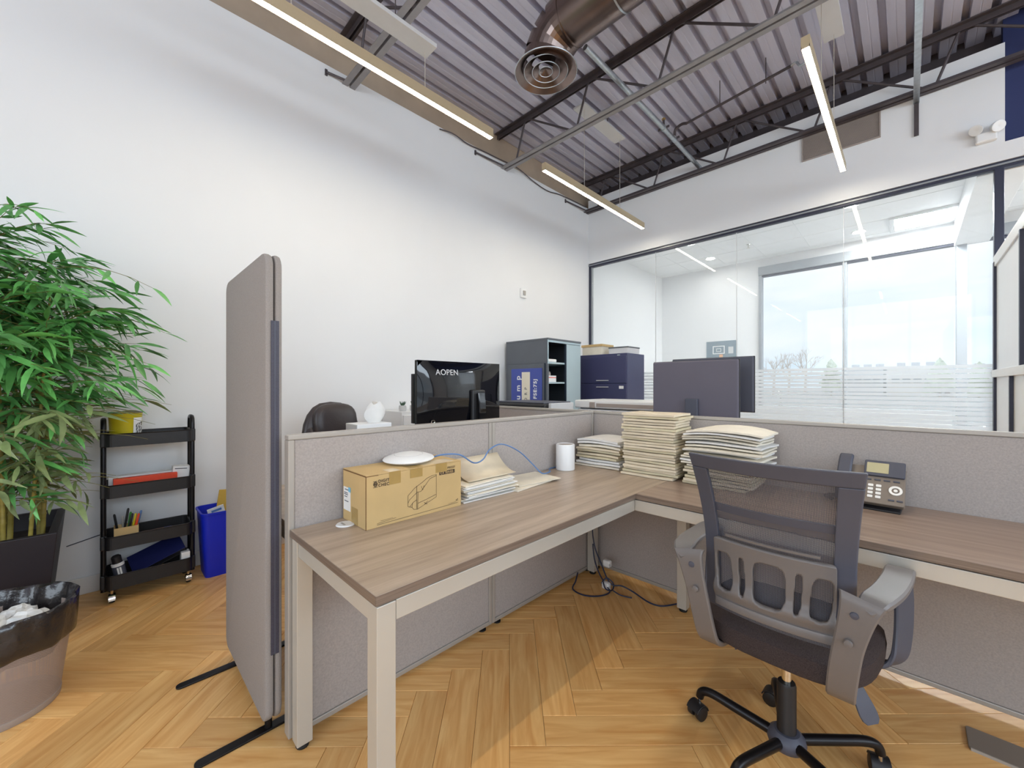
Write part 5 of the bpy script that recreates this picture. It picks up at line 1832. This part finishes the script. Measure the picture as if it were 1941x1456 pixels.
for z0, z1 in TIERS:
    tray(z0, z1, False)
for y in (CY0 - 0.004, CY1 + 0.004):
    pts = [(CX1 - 0.055, y, 0.06), (CX1 - 0.055, y, 0.99), (CX1 - 0.062, y, 1.022), (CX1 - 0.08, y, 1.035), (CX1 - 0.14, y, 1.035), (CX1 - 0.158, y, 1.022), (CX1 - 0.165, y, 0.99), (CX1 - 0.165, y, 0.06)]
    MB().tube(pts, 0.0125, 10).build('upright', M_BLACKM, cart, smooth=True)
    for z0, z1 in TIERS:
        MB().cbox(((CX0 + CX1) / 2, y, (z0 + z1) / 2), (0.15, 0.028, 0.08)).build('bracket', M_BLACK, cart, bevel=0.006)
for x in (CX0 + 0.03, CX1 - 0.02):
    for y in (CY0 + 0.03, CY1 - 0.02):
        cs = MB().lathe([(0.0, -0.012), (0.018, -0.012), (0.021, -0.006), (0.021, 0.006), (0.018, 0.012), (0, 0.012)], 18, Matrix.Translation((x, y, 0.0215)) @ Matrix.Rotation(R(90), 4, 'X')).build('caster', M_RUBBER, cart, smooth=True)
        MB().ribbon([Vector((x + 0.027 * math.cos(R(b)), y, 0.024 + 0.027 * math.sin(R(b)))) for b in range(-10, 181, 19)], [(0, 1, 0)] * 11, [0.03] * 11, 0.003).build('caster_hood', M_CHROME, cs, smooth=True)
        MB().tube([(x, y, 0.045), (x, y, 0.078)], 0.007, 8).build('caster_stem', M_CHROME, cs)

# yellow pot on the top tray
t = thing('yellow_pot', 'yellow pot with white lettered patch on the top cart tray', 'pot', (-3.30, 0.075, 0.877))
Mx = Matrix.Translation((-3.30, 0.083, 0.8905)) @ Matrix.Diagonal((1.28, 1.28, 1.22, 1))
MB().lathe([(0.0, 0.0), (0.048, 0.0), (0.051, 0.003), (0.058, 0.145), (0.060, 0.150), (0.055, 0.150), (0.053, 0.14), (0.0, 0.12)], 36, Mx).build('shell', M_YELLOW, t, smooth=True)
MB().lathe([(0.0545, 0.149), (0.0575, 0.1525), (0.0605, 0.149)], 36, Mx).build('dark_rim', M_DGREY, t, smooth=True)
pt = MB()
vs, fs = [], []
for i in range(9):
    a = R(26 + 50 * i / 8)
    for j in range(5):
        z = 0.012 + 0.115 * j / 4
        r = 0.051 + 0.007 * z / 0.145 + 0.0012
        off = 0.12 * math.sin(j * 1.3) * (1 if i == 8 else 0)
        vs.append((r * math.cos(a + off - R(0)), r * math.sin(a + off), z))
for i in range(8):
    for j in range(4):
        a = i * 5 + j
        fs.append((a, a + 5, a + 6, a + 1))
MB().add(vs, fs, Mx).build('white_patch', M_WHITE, t, smooth=True)
sq = MB()
for k in range(4):
    pts = []
    for q in range(10):
        a = R(36 + 30 * (q / 9) + 4 * math.sin(q * 1.7 + k))
        z = 0.04 + 0.018 * k + 0.012 * math.sin(q * 1.9 + k)
        pts.append(Mx @ Vector(((0.0545 + 0.007 * z / 0.145) * math.cos(a), (0.0545 + 0.007 * z / 0.145) * math.sin(a), z)))
    sq.tube(pts, 0.0011, 5)
sq.build('script_print', M_BLACK, t)

# second tray: white box lid, red folder, small white box
o = MB().box(-3.37, -3.30, 0.01, 0.30, 0.600, 0.700).build('long_white_box', M_WHITE, bevel=0.004)
tag(o, 'long white box lying at the back of the upper middle cart tray', 'box')
o = MB().box(-3.285, -3.245, 0.03, 0.315, 0.600, 0.694).build('red_folder', M_RED, bevel=0.003)
tag(o, 'orange red document folder lying in the upper middle cart tray', 'folder')
t = thing('white_card_box', 'small white slotted box at the right end of the upper middle cart tray', 'box', (-3.28, 0.335, 0.594))
Mx = Matrix.Translation((-3.30, 0.330, 0.600)) @ Matrix.Rotation(R(-5), 4, 'X')
MB().box(-0.04, 0.03, -0.045, 0.040, 0.006, 0.125, Mx).build('carton', M_WHITE, t, bevel=0.004)
MB().box(0.0295, 0.031, -0.035, 0.025, 0.108, 0.113, Mx).build('slot', M_DGREY, t)

# third tray: pen box with pens, loose rods
t = thing('pen_box', 'small open cardboard box holding pens in the lower middle cart tray', 'box', (-3.29, 0.085, 0.306))
bx, by_, bz2 = -3.275, 0.085, 0.308
for a, b, c, d in ((-0.045, 0.045, -0.052, -0.049), (-0.045, 0.045, 0.049, 0.052), (-0.045, -0.042, -0.049, 0.049), (0.042, 0.045, -0.049, 0.049)):
    MB().box(bx + a, bx + b, by_ + c, by_ + d, bz2, bz2 + 0.105).build('box_wall', M_CARD, t)
MB().box(bx - 0.042, bx + 0.042, by_ - 0.049, by_ + 0.049, bz2, bz2 + 0.003).build('box_floor', M_CARD, t)
pens = [(-0.03, -0.035, -14, M_BLACK, 0.17, 'black marker leaning left in the pen box'), (0.0, -0.01, 14, M_BLACK, 0.20, 'tall black marker upright in the pen box'),
        (0.015, 0.005, 18, M_BLACK, 0.17, 'short black marker beside the tall one in the pen box'), (-0.02, 0.012, 10, M_GREEN, 0.17, 'green pen in the pen box'),
        (0.01, 0.022, 17, M_YELLOW, 0.165, 'yellow pencil in the pen box'), (0.02, 0.03, 20, M_RED, 0.165, 'orange red pen in the pen box'),
        (-0.01, 0.036, 22, M_BLUEC, 0.175, 'blue tipped pen at the right of the pen box'), (-0.03, -0.015, -6, M_PFRAME, 0.15, 'grey pen at the back of the pen box')]
for x, y, an, m, ln, lab in pens:
    t = thing('pen', lab, 'pen', (bx + x, by_ + y, bz2 + 0.004), group='pens in the cardboard box')
    dv = Vector((0.02, math.sin(R(an)) * 0.55, math.cos(R(an)))).normalized()
    p0 = Vector((bx + x, by_ + y - 0.008 * (1 if an > 0 else -1), bz2 + 0.006))
    MB().tube([p0, p0 + dv * ln * 0.62], 0.0052, 8).build('barrel', m, t, smooth=True)
    MB().tube([p0 + dv * ln * 0.62, p0 + dv * ln * 0.96, p0 + dv * ln], [0.0062, 0.0058, 0.003], 8).build('cap', m, t, smooth=True)
t = thing('wooden_rod', 'pale pink rod lying along the lower middle cart tray', 'rod', (-3.23, 0.22, 0.31))
MB().tube([(-3.222, 0.15, 0.366), (-3.222, 0.29, 0.366)], 0.006, 8).build('shaft', mat('pink_wood', rgb(214, 158, 128), 0.6), t)
MB().tube([(-3.222, 0.25, 0.366), (-3.222, 0.285, 0.366)], 0.0085, 10).build('grip', M_NAVYB, t)

# bottom tray: spray can, binder, yellow card, white box
t = thing('spray_can', 'black and white spray can leaning at the left of the lowest cart tray', 'can', (-3.25, 0.05, 0.081))
Mx = Matrix.Translation((-3.255, 0.070, 0.084)) @ Matrix.Rotation(R(10), 4, 'X')
MB().lathe([(0.0, 0.0), (0.026, 0.0), (0.028, 0.004), (0.028, 0.12), (0.024, 0.128), (0, 0.128)], 22, Mx).build('can', M_DGREY, t, smooth=True)
MB().lathe([(0.0285, 0.112), (0.0287, 0.125), (0.024, 0.129)], 22, Mx).build('collar', M_WHITE, t, smooth=True)
MB().lathe([(0.022, 0.128), (0.022, 0.165), (0.015, 0.172), (0, 0.172)], 18, Mx).build('nozzle_cap', M_BLACK, t, smooth=True)
for k, a in enumerate((-8, 14)):
    lbm = MB()
    lbm.box(0.0275, 0.0292, -0.004, 0.004, 0.01, 0.105, Mx @ Matrix.Rotation(R(a), 4, 'Z'))
    lbm.build('white_stripe', M_PAPER, t)
t = thing('navy_binder', 'navy blue binder lying tilted in the lowest cart tray', 'binder', (-3.27, 0.22, 0.081))
Mx = Matrix.Translation((-3.300, 0.115, 0.125)) @ Matrix.Rotation(R(21), 4, 'X') @ Matrix.Rotation(R(30), 4, 'Y')
MB().box(-0.09, 0.055, 0.0, 0.255, 0.030, 0.034, Mx).build('cover', M_NAVYB, t, bevel=0.001)
MB().box(-0.09, 0.055, 0.0, 0.255, -0.004, 0.0, Mx).build('cover', M_BLACK, t, bevel=0.001)
MB().box(-0.088, 0.050, 0.004, 0.25, 0.0, 0.030, Mx).build('page_block', M_BLACK, t)
o = MB().box(-3.395, -3.385, 0.15, 0.26, 0.081, 0.20).build('yellow_card', M_TAN)
tag(o, 'yellowish card standing behind the binder in the lowest cart tray', 'card')
o = MB().box(-3.28, -3.215, 0.330, 0.374, 0.081, 0.192).build('small_white_box', M_WHITE, bevel=0.003)
tag(o, 'small white carton at the right end of the lowest cart tray', 'box')
o = MB().tube([(XW + 0.006, -0.16, 0.30), (XW + 0.006, 0.03, 0.345)], 0.003, 6).build('wall_wire', M_DGREY)
tag(o, 'thin dark wire on the wall between planter and cart', 'wire')

# ---- blue recycling bin with waste
BBX0, BBX1, BBY0, BBY1 = -3.42, -3.17, 0.428, 0.79
t = thing('blue_bin', 'bright blue recycling bin behind the fabric screen', 'bin', ((BBX0 + BBX1) / 2, (BBY0 + BBY1) / 2, 0))


def rr_loop(x0, x1, y0, y1, r, z):
    return [(a, b, z) for a, b in rrect(x0, x1, y0, y1, r, 5)]


loops = [rr_loop(BBX0 + 0.02, BBX1 - 0.02, BBY0 + 0.02, BBY1 - 0.02, 0.03, 0.0), rr_loop(BBX0, BBX1, BBY0, BBY1, 0.035, 0.405), rr_loop(BBX0 - 0.006, BBX1 + 0.006, BBY0 - 0.006, BBY1 + 0.006, 0.038, 0.407),
         rr_loop(BBX0 - 0.006, BBX1 + 0.006, BBY0 - 0.006, BBY1 + 0.006, 0.038, 0.418), rr_loop(BBX0 + 0.004, BBX1 - 0.004, BBY0 + 0.004, BBY1 - 0.004, 0.033, 0.418), rr_loop(BBX0 + 0.024, BBX1 - 0.024, BBY0 + 0.024, BBY1 - 0.024, 0.027, 0.006)]
vs, fs = [], []
for lp in loops:
    vs += lp
n = len(loops[0])
for k in range(len(loops) - 1):
    for q in range(n):
        j = (q + 1) % n
        fs.append((k * n + q, k * n + j, (k + 1) * n + j, (k + 1) * n + q))
fs.append(tuple(reversed(range(n))))
fs.append(tuple(range(5 * n, 6 * n)))
MB().add(vs, fs).build('tub', M_BLUEBIN, t, smooth=True)
MB().box(BBX1 - 0.013, BBX1 - 0.006, 0.56, 0.66, 0.30, 0.302).build('mould_line', M_BLUEBIN, t)
t = thing('kraft_envelope', 'yellow brown padded envelope sticking out of the blue bin', 'envelope', (-3.33, 0.57, 0.25))
Mx = Matrix.Translation((-3.335, 0.50, 0.22)) @ Matrix.Rotation(R(-6), 4, 'X') @ Matrix.Rotation(R(-4), 4, 'Y')
MB().prism([(0, 0), (0.20, 0), (0.20, 0.305), (0.015, 0.305)], -0.006, 0.006, Mx @ on_x(0)).build('pouch', M_TAN, t, bevel=0.002)
MB().lathe([(0, 0.0), (0.016, 0.0), (0.016, 0.001), (0, 0.001)], 6, Mx @ Matrix.Translation((0.0062, 0.085, 0.225)) @ Matrix.Rotation(R(90), 4, 'Y')).build('blue_seal', M_BLUEC, t)
for k, (y, z, rx, m, lab) in enumerate(((0.60, 0.26, 38, M_CREAM, 'cream paper slanting out of the blue bin'), (0.545, 0.27, 14, M_PAPER, 'white printed packet at the front of the blue bin'), (0.66, 0.27, -20, M_PAPER, 'white sheet at the right of the blue bin'))):
    t = thing('waste_paper', lab, 'paper', (-3.25, y, z))
    Mx = Matrix.Translation((-3.285 + 0.03 * k, y, z - 0.02)) @ Matrix.Rotation(R(rx), 4, 'X') @ Matrix.Rotation(R(8), 4, 'Y')
    MB().box(-0.003, 0.003, -0.04, 0.05, 0.0, 0.195, Mx).build('sheet', m, t, bevel=0.001)
    MB().box(0.0031, 0.0037, -0.02, 0.035, 0.165, 0.180, Mx).build('print', M_BLUEC if k == 1 else M_DGREY, t)

# ---- wire waste basket with liner
WX, WY = -2.45, -0.285
t = thing('waste_basket', 'round wire mesh waste basket with a black liner, near the planter', 'bin', (WX, WY, 0))
nb = 48
vs, fs = [], []
hts = [0.012, 0.09, 0.17, 0.25, 0.33]
for z in hts:
    r = 0.155 + 0.045 * z / 0.38
    for j in range(nb):
        a = 2 * PI * j / nb
        vs.append((WX + r * math.cos(a), WY + r * math.sin(a), z))
for i in range(len(hts) - 1):
    for j in range(nb):
        fs.append((i * nb + j, i * nb + (j + 1) % nb, (i + 1) * nb + (j + 1) % nb, (i + 1) * nb + j))
me = MB().add(vs, fs).mesh('wire_wall', smooth=True)
uvl = me.uv_layers.new(name='UVMap')
for p in me.polygons:
    q = p.index % nb
    for li, lp in enumerate(p.loop_indices):
        vi = me.loops[lp].vertex_index
        a = vi % nb
        if q == nb - 1 and a == 0:
            a = nb
        uvl.data[lp].uv = (a * 2 * PI / nb * 0.17, me.vertices[vi].co.z)
link('wire_wall', me, M_BINNET, t)
Mx = Matrix.Translation((WX, WY, 0))
MB().lathe([(0.0, 0.0), (0.156, 0.0), (0.159, 0.004), (0.160, 0.026), (0.156, 0.028), (0.153, 0.01), (0, 0.008)], 48, Mx).build('base_ring', M_VENT, t, smooth=True)
rnd = random.Random(5)
vs, fs = [], []
ph = [rnd.uniform(0, 6.28) for _ in range(12)]
prof = [(0.192, 0.245), (0.203, 0.262), (0.206, 0.30), (0.209, 0.36), (0.209, 0.385), (0.203, 0.392), (0.194, 0.384), (0.182, 0.32), (0.168, 0.25), (0.15, 0.20), (0.08, 0.18), (0.0, 0.175)]
nn = 72
for i, (r, z) in enumerate(prof):
    for j in range(nn):
        a = 2 * PI * j / nn
        k = 0.004 * math.sin(5 * a + ph[0]) + 0.003 * math.sin(11 * a + ph[1] + i * 0.6) + 0.0025 * math.sin(19 * a + ph[2] - i)
        dz = 0.008 * math.sin(4 * a + ph[3]) + 0.005 * math.sin(9 * a + ph[4])
        if i == 0:
            dz *= 0.7
        if i > 8:
            dz *= 2.0
        r2 = r + (k if i < 6 else k * 2.2) * (1 if r > 0.01 else 0)
        if i in (1, 2):
            r2 = max(r2, r - 0.001)
        vs.append((WX + r2 * math.cos(a), WY + r2 * math.sin(a), z + dz * (0.3 if i in (4, 5, 6) else 1)))
for i in range(len(prof) - 1):
    for j in range(nn):
        fs.append((i * nn + j, i * nn + (j + 1) % nn, (i + 1) * nn + (j + 1) % nn, (i + 1) * nn + j))
MB().add(vs, fs).build('bin_liner', M_BAG, t, smooth=True)
for k, (x, y, z, r, lab) in enumerate(((-2.42, -0.33, 0.335, 0.075, 'crumpled white paper at the left in the waste basket'), (-2.41, -0.21, 0.335, 0.055, 'crumpled white paper at the right in the waste basket'), (-2.54, -0.25, 0.315, 0.055, 'crumpled white paper at the back of the waste basket'))):
    bm = bmesh.new()
    bmesh.ops.create_icosphere(bm, subdivisions=3, radius=r)
    rnd = random.Random(20 + k)
    for v in bm.verts:
        v.co *= 1 + rnd.uniform(-0.22, 0.12)
        v.co.z *= 0.65
    me = bpy.data.meshes.new('crumpled_paper')
    bm.to_mesh(me)
    bm.free()
    o = link('crumpled_paper', me, M_PAPER)
    o.location = (x, y, z)
    tag(o, lab, 'paper', 'crumpled papers in the waste basket')

# ---- planter with artificial bamboo
PX0, PX1, PY0, PY1 = -3.42, -2.86, -0.72, -0.16
PZ = 0.54
plant = thing('potted_bamboo', 'tall leafy bamboo in a square black planter by the white wall', 'plant', ((PX0 + PX1) / 2, (PY0 + PY1) / 2, 0))
tp = 0.05
vs = []
for x0, x1, y0, y1, z in ((PX0 + tp, PX1 - tp, PY0 + tp, PY1 - tp, 0), (PX0, PX1, PY0, PY1, PZ), (PX0 + 0.03, PX1 - 0.03, PY0 + 0.03, PY1 - 0.03, PZ), (PX0 + 0.04, PX1 - 0.04, PY0 + 0.04, PY1 - 0.04, PZ - 0.09)):
    vs += [(x0, y0, z), (x1, y0, z), (x1, y1, z), (x0, y1, z)]
fs = [(3, 2, 1, 0)]
for k in range(3):
    for q in range(4):
        j = (q + 1) % 4
        fs.append((k * 4 + q, k * 4 + j, k * 4 + 4 + j, k * 4 + 4 + q))
MB().add(vs, fs).build('planter', M_PLANTER, plant, bevel=0.003)
MB().box(PX0 + 0.038, PX1 - 0.038, PY0 + 0.038, PY1 - 0.038, PZ - 0.10, PZ - 0.085).build('soil', M_SOIL, plant)
rnd = random.Random(42)
canes = []
cane_xy = [(-2.95, -0.33), (-2.97, -0.25), (-3.05, -0.40), (-3.08, -0.22), (-3.15, -0.33), (-3.2, -0.24), (-3.05, -0.52), (-3.22, -0.48), (-2.96, -0.45), (-3.12, -0.58), (-3.25, -0.36)]
for k, (x, y) in enumerate(cane_xy):
    h = rnd.uniform(1.65, 2.15)
    lx, ly = rnd.uniform(-0.05, 0.06), rnd.uniform(-0.08, 0.10)
    r0 = rnd.uniform(0.008, 0.0125)
    pts, rs = [], []
    z = PZ - 0.09
    seg = 0
    while z < h:
        s = (z - PZ) / (h - PZ)
        p = Vector((x + lx * s, y + ly * s, z))
        r = r0 * (1 - 0.55 * max(0, s))
        pts += [p, p + Vector((0, 0, 0.006)), p + Vector((0, 0, 0.012))]
        rs += [r, r * 1.22, r]
        z += 0.13 + 0.02 * rnd.random()
    MB().tube(pts, rs, 9).build('cane', M_CANE, plant, smooth=True)
    canes.append((x, y, lx, ly, h))


def leaf_mesh(L, w, droop, seed):
    """narrow pointed blade folded along its midrib, root at the origin, along +X"""
    prof = [(0.0, 0.10), (0.12, 0.55), (0.30, 0.95), (0.50, 1.0), (0.72, 0.72), (0.90, 0.30), (1.0, 0.02)]
    vs, fs = [], []
    for s, ww in prof:
        x = L * s
        z = -droop * L * s * s
        h = w * ww / 2
        vs += [(x, -h, z + h * 0.28), (x, 0, z), (x, h, z + h * 0.28)]
    for i in range(len(prof) - 1):
        a = i * 3
        fs += [(a, a + 1, a + 4, a + 3), (a + 1, a + 2, a + 5, a + 4)]
    me = MB().add(vs, fs).mesh('leaf', smooth=True)
    return me


LEAVES = [leaf_mesh(0.145, 0.024, 0.12, 0), leaf_mesh(0.125, 0.022, 0.25, 1), leaf_mesh(0.17, 0.025, 0.35, 2), leaf_mesh(0.10, 0.02, 0.08, 3)]
LM = []
for me in LEAVES:
    for m in (M_LEAF, M_LEAFD):
        c = me.copy()
        c.materials.append(m)
        LM.append(c)
specs = []
twigs = MB()
tw_list = []
for k, (x, y, lx, ly, h) in enumerate(canes):
    zz = PZ + 0.12 + rnd.random() * 0.1
    while zz < h:
        s = (zz - PZ) / (h - PZ)
        for rep in range(3 if zz < 1.0 else 4):
            tw_list.append((x + lx * s, y + ly * s, zz, min(1.0, 0.55 + 0.5 * math.sin(PI * min(1, s * 1.05)))))
        zz += 0.075 + 0.05 * rnd.random()
# a few long side sprays reaching to the right
extra = [(-3.0, -0.2, 1.80, 0.62, 35, 8), (-3.04, -0.2, 1.29, 0.36, 66, 8), (-3.0, -0.22, 1.45, 0.45, 55, 5), (-3.05, -0.2, 1.62, 0.48, 62, 6)]
for bx_, by2, bz3, sc in tw_list:
    az = rnd.uniform(0, 2 * PI)
    if rnd.random() < 0.45:
        az = rnd.uniform(R(-70), R(110))
    ln = rnd.uniform(0.24, 0.46) * sc
    el = rnd.uniform(0.15, 0.8)
    if R(-10) < az < R(110) and bz3 > 1.1:
        ln *= 1.3
    extra.append((bx_, by2, bz3, ln, math.degrees(az), math.degrees(el)))
for q, (bx_, by2, bz3, ln, azd, eld) in enumerate(extra):
    az, el = R(azd), R(eld)
    p0 = Vector((bx_, by2, bz3))
    d = Vector((math.cos(az) * math.cos(el), math.sin(az) * math.cos(el), math.sin(el)))
    pts = []
    for i in range(6):
        s = i / 5
        p = p0 + d * ln * s + Vector((0, 0, -0.32 * ln * s * s))
        p.x = max(p.x, XW + 0.03)
        p.y = max(p.y, -1.15)
        pts.append(p)
    twigs.tube(pts, [0.0022, 0.0019, 0.0017, 0.0014, 0.0011, 0.0008], 4)
    nl = rnd.randint(6, 9)
    for i in range(nl):
        s = 0.35 + 0.65 * i / (nl - 1)
        p = pts[0].lerp(pts[-1], s) if False else pts[min(5, int(s * 5))].lerp(pts[min(5, int(s * 5) + 1)], s * 5 - int(s * 5))
        tg = (pts[-1] - pts[-3]).normalized()
        yaw = math.atan2(tg.y, tg.x) + (0 if i == nl - 1 else (1 if i % 2 else -1) * rnd.uniform(0.35, 1.0))
        pit = -math.asin(max(-1, min(1, tg.z))) + rnd.uniform(-0.25, 0.6)
        sc = rnd.uniform(0.75, 1.15)
        tip = p + Vector((math.cos(yaw) * math.cos(pit), math.sin(yaw) * math.cos(pit), -math.sin(pit))) * 0.20 * sc
        if tip.y > 0.0 and tip.z < 1.09 and q != 1:
            continue
        if tip.x < XW + 0.03 or p.x < XW + 0.03:
            continue
        olive = p.z < 1.15 and rnd.random() < 0.75
        specs.append((p, yaw, pit, rnd.uniform(-0.8, 0.8), sc, rnd.randrange(4) * 2 + (1 if olive else 0)))
twigs.build('twigs', M_TWIG, plant)


def in_view(p):
    v = p - CAMP
    d = v.x * fwd.x + v.y * fwd.y
    s = v.x * rgt.x + v.y * rgt.y
    return d > 0.3 and s > -d * 1.275


vis = sorted([s for s in specs if in_view(s[0])], key=lambda s: (s[0] - CAMP).length)
inst, rest = vis[:300], vis[300:] + [s for s in specs if not in_view(s[0])]
for p, yaw, pit, roll, sc, mi in inst:
    o = bpy.data.objects.new('leaf', LM[mi])
    C.objects.link(o)
    o.parent = plant
    o.matrix_parent_inverse = Matrix.Translation(-plant.location)
    o.location = p
    o.rotation_euler = Euler((roll, pit, yaw), 'XYZ')
    o.scale = (sc, sc, sc)
for mm, par in ((M_LEAF, 0), (M_LEAFD, 1)):
    lf = MB()
    for p, yaw, pit, roll, sc, mi in rest:
        if mi % 2 == par:
            Mx = Matrix.Translation(p) @ Euler((roll, pit, yaw), 'XYZ').to_matrix().to_4x4() @ Matrix.Scale(sc, 4)
            me = LM[mi]
            lf.add([v.co for v in me.vertices], [tuple(pl.vertices) for pl in me.polygons], Mx)
    m2 = mat(mm.name + '_mass', (0.11, 0.33, 0.09) if par == 0 else (0.25, 0.32, 0.14), 0.4, var=0.5, scale=11)
    o = lf.build('foliage', m2, plant, smooth=True)
    tag(o, None, None, None, 'stuff')

# ================================================================== OUTSIDE THE OFFICE WINDOWS
rnd = random.Random(3)


def bare_tree(x, y, h, label):
    t = thing('bare_tree', label, 'tree', (x, y, -0.3), group='bare trees beyond the windows')
    tr = MB().tube([(x, y, -0.3), (x + 0.1, y, h * 0.25), (x + 0.2, y, h * 0.5)], [h * 0.03, h * 0.022, h * 0.014], 7)
    tr.build('trunk', M_BARK, t)
    br = MB()

    def grow(p, d, ln, r, lv):
        q = p + d * ln
        br.tube([p, p.lerp(q, 0.5) + Vector((rnd.uniform(-.05, .05), 0, rnd.uniform(0, .05))) * ln, q], [r, r * 0.8, r * 0.55], 4, caps=False)
        if lv == 0:
            return
        for _ in range(3):
            nd = (d + Vector((rnd.uniform(-0.8, 0.8), rnd.uniform(-0.6, 0.6), rnd.uniform(-0.1, 0.6)))).normalized()
            grow(q, nd, ln * rnd.uniform(0.6, 0.85), r * 0.55, lv - 1)
    for _ in range(6):
        p = Vector((x + 0.1, y, h * rnd.uniform(0.2, 0.45)))
        grow(p, Vector((rnd.uniform(-0.9, 0.9), rnd.uniform(-0.5, 0.5), rnd.uniform(0.5, 1.0))).normalized(), h * 0.18, h * 0.010, 3)
    br.build('branches', M_BARK, t)


def conifer(x, y, h, label):
    t = thing('conifer_tree', label, 'tree', (x, y, -0.3), group='conifers beyond the windows')
    MB().tube([(x, y, -0.3), (x, y, h * 0.3)], h * 0.025, 7).build('trunk', M_BARK, t)
    c = MB()
    N = 16
    tiers = 8
    for k in range(tiers):
        z0 = h * (0.1 + 0.9 * k / tiers)
        z1 = min(h, z0 + h * 0.24)
        r = h * 0.36 * (1 - k / tiers) ** 0.8 + 0.1
        vs = [(x, y, z1)]
        for j in range(N):
            a = 2 * PI * j / N
            rr2 = r * rnd.uniform(0.7, 1.1)
            vs.append((x + rr2 * math.cos(a), y + rr2 * math.sin(a), z0 + rnd.uniform(-0.03, 0.03) * h))
        c.add(vs, [(0, 1 + j, 1 + (j + 1) % N) for j in range(N)] + [tuple(reversed(range(1, N + 1)))])
    c.build('foliage', M_CONIFER, t)


D = 70.0
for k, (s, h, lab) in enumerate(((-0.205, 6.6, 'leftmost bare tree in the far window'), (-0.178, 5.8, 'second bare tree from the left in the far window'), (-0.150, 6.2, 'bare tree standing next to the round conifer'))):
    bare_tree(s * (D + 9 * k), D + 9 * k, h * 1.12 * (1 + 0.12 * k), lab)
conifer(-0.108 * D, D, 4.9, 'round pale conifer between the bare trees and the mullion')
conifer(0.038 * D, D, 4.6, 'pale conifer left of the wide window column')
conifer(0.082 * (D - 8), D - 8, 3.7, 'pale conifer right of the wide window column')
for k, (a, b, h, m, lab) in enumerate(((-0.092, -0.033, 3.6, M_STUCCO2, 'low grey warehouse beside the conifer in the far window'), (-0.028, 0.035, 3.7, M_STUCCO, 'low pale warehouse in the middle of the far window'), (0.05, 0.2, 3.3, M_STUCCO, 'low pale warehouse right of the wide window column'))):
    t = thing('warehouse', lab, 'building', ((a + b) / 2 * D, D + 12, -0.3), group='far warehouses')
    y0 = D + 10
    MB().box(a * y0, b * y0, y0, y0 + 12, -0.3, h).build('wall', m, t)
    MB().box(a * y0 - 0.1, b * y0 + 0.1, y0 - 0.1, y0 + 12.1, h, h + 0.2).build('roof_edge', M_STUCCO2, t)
    for q in range(3):
        xx = (a + (b - a) * (0.2 + 0.3 * q)) * y0
        MB().box(xx, xx + 0.9, y0 + 3, y0 + 4.2, h + 0.2, h + 0.9).build('roof_unit', M_STUCCO2, t)
    for q in range(4):
        xx = (a + (b - a) * (0.1 + 0.22 * q)) * y0
        w = MB().box(xx, xx + 0.8, y0 - 0.06, y0 - 0.01, 1.6, 2.6).build('window', M_WINF, t)
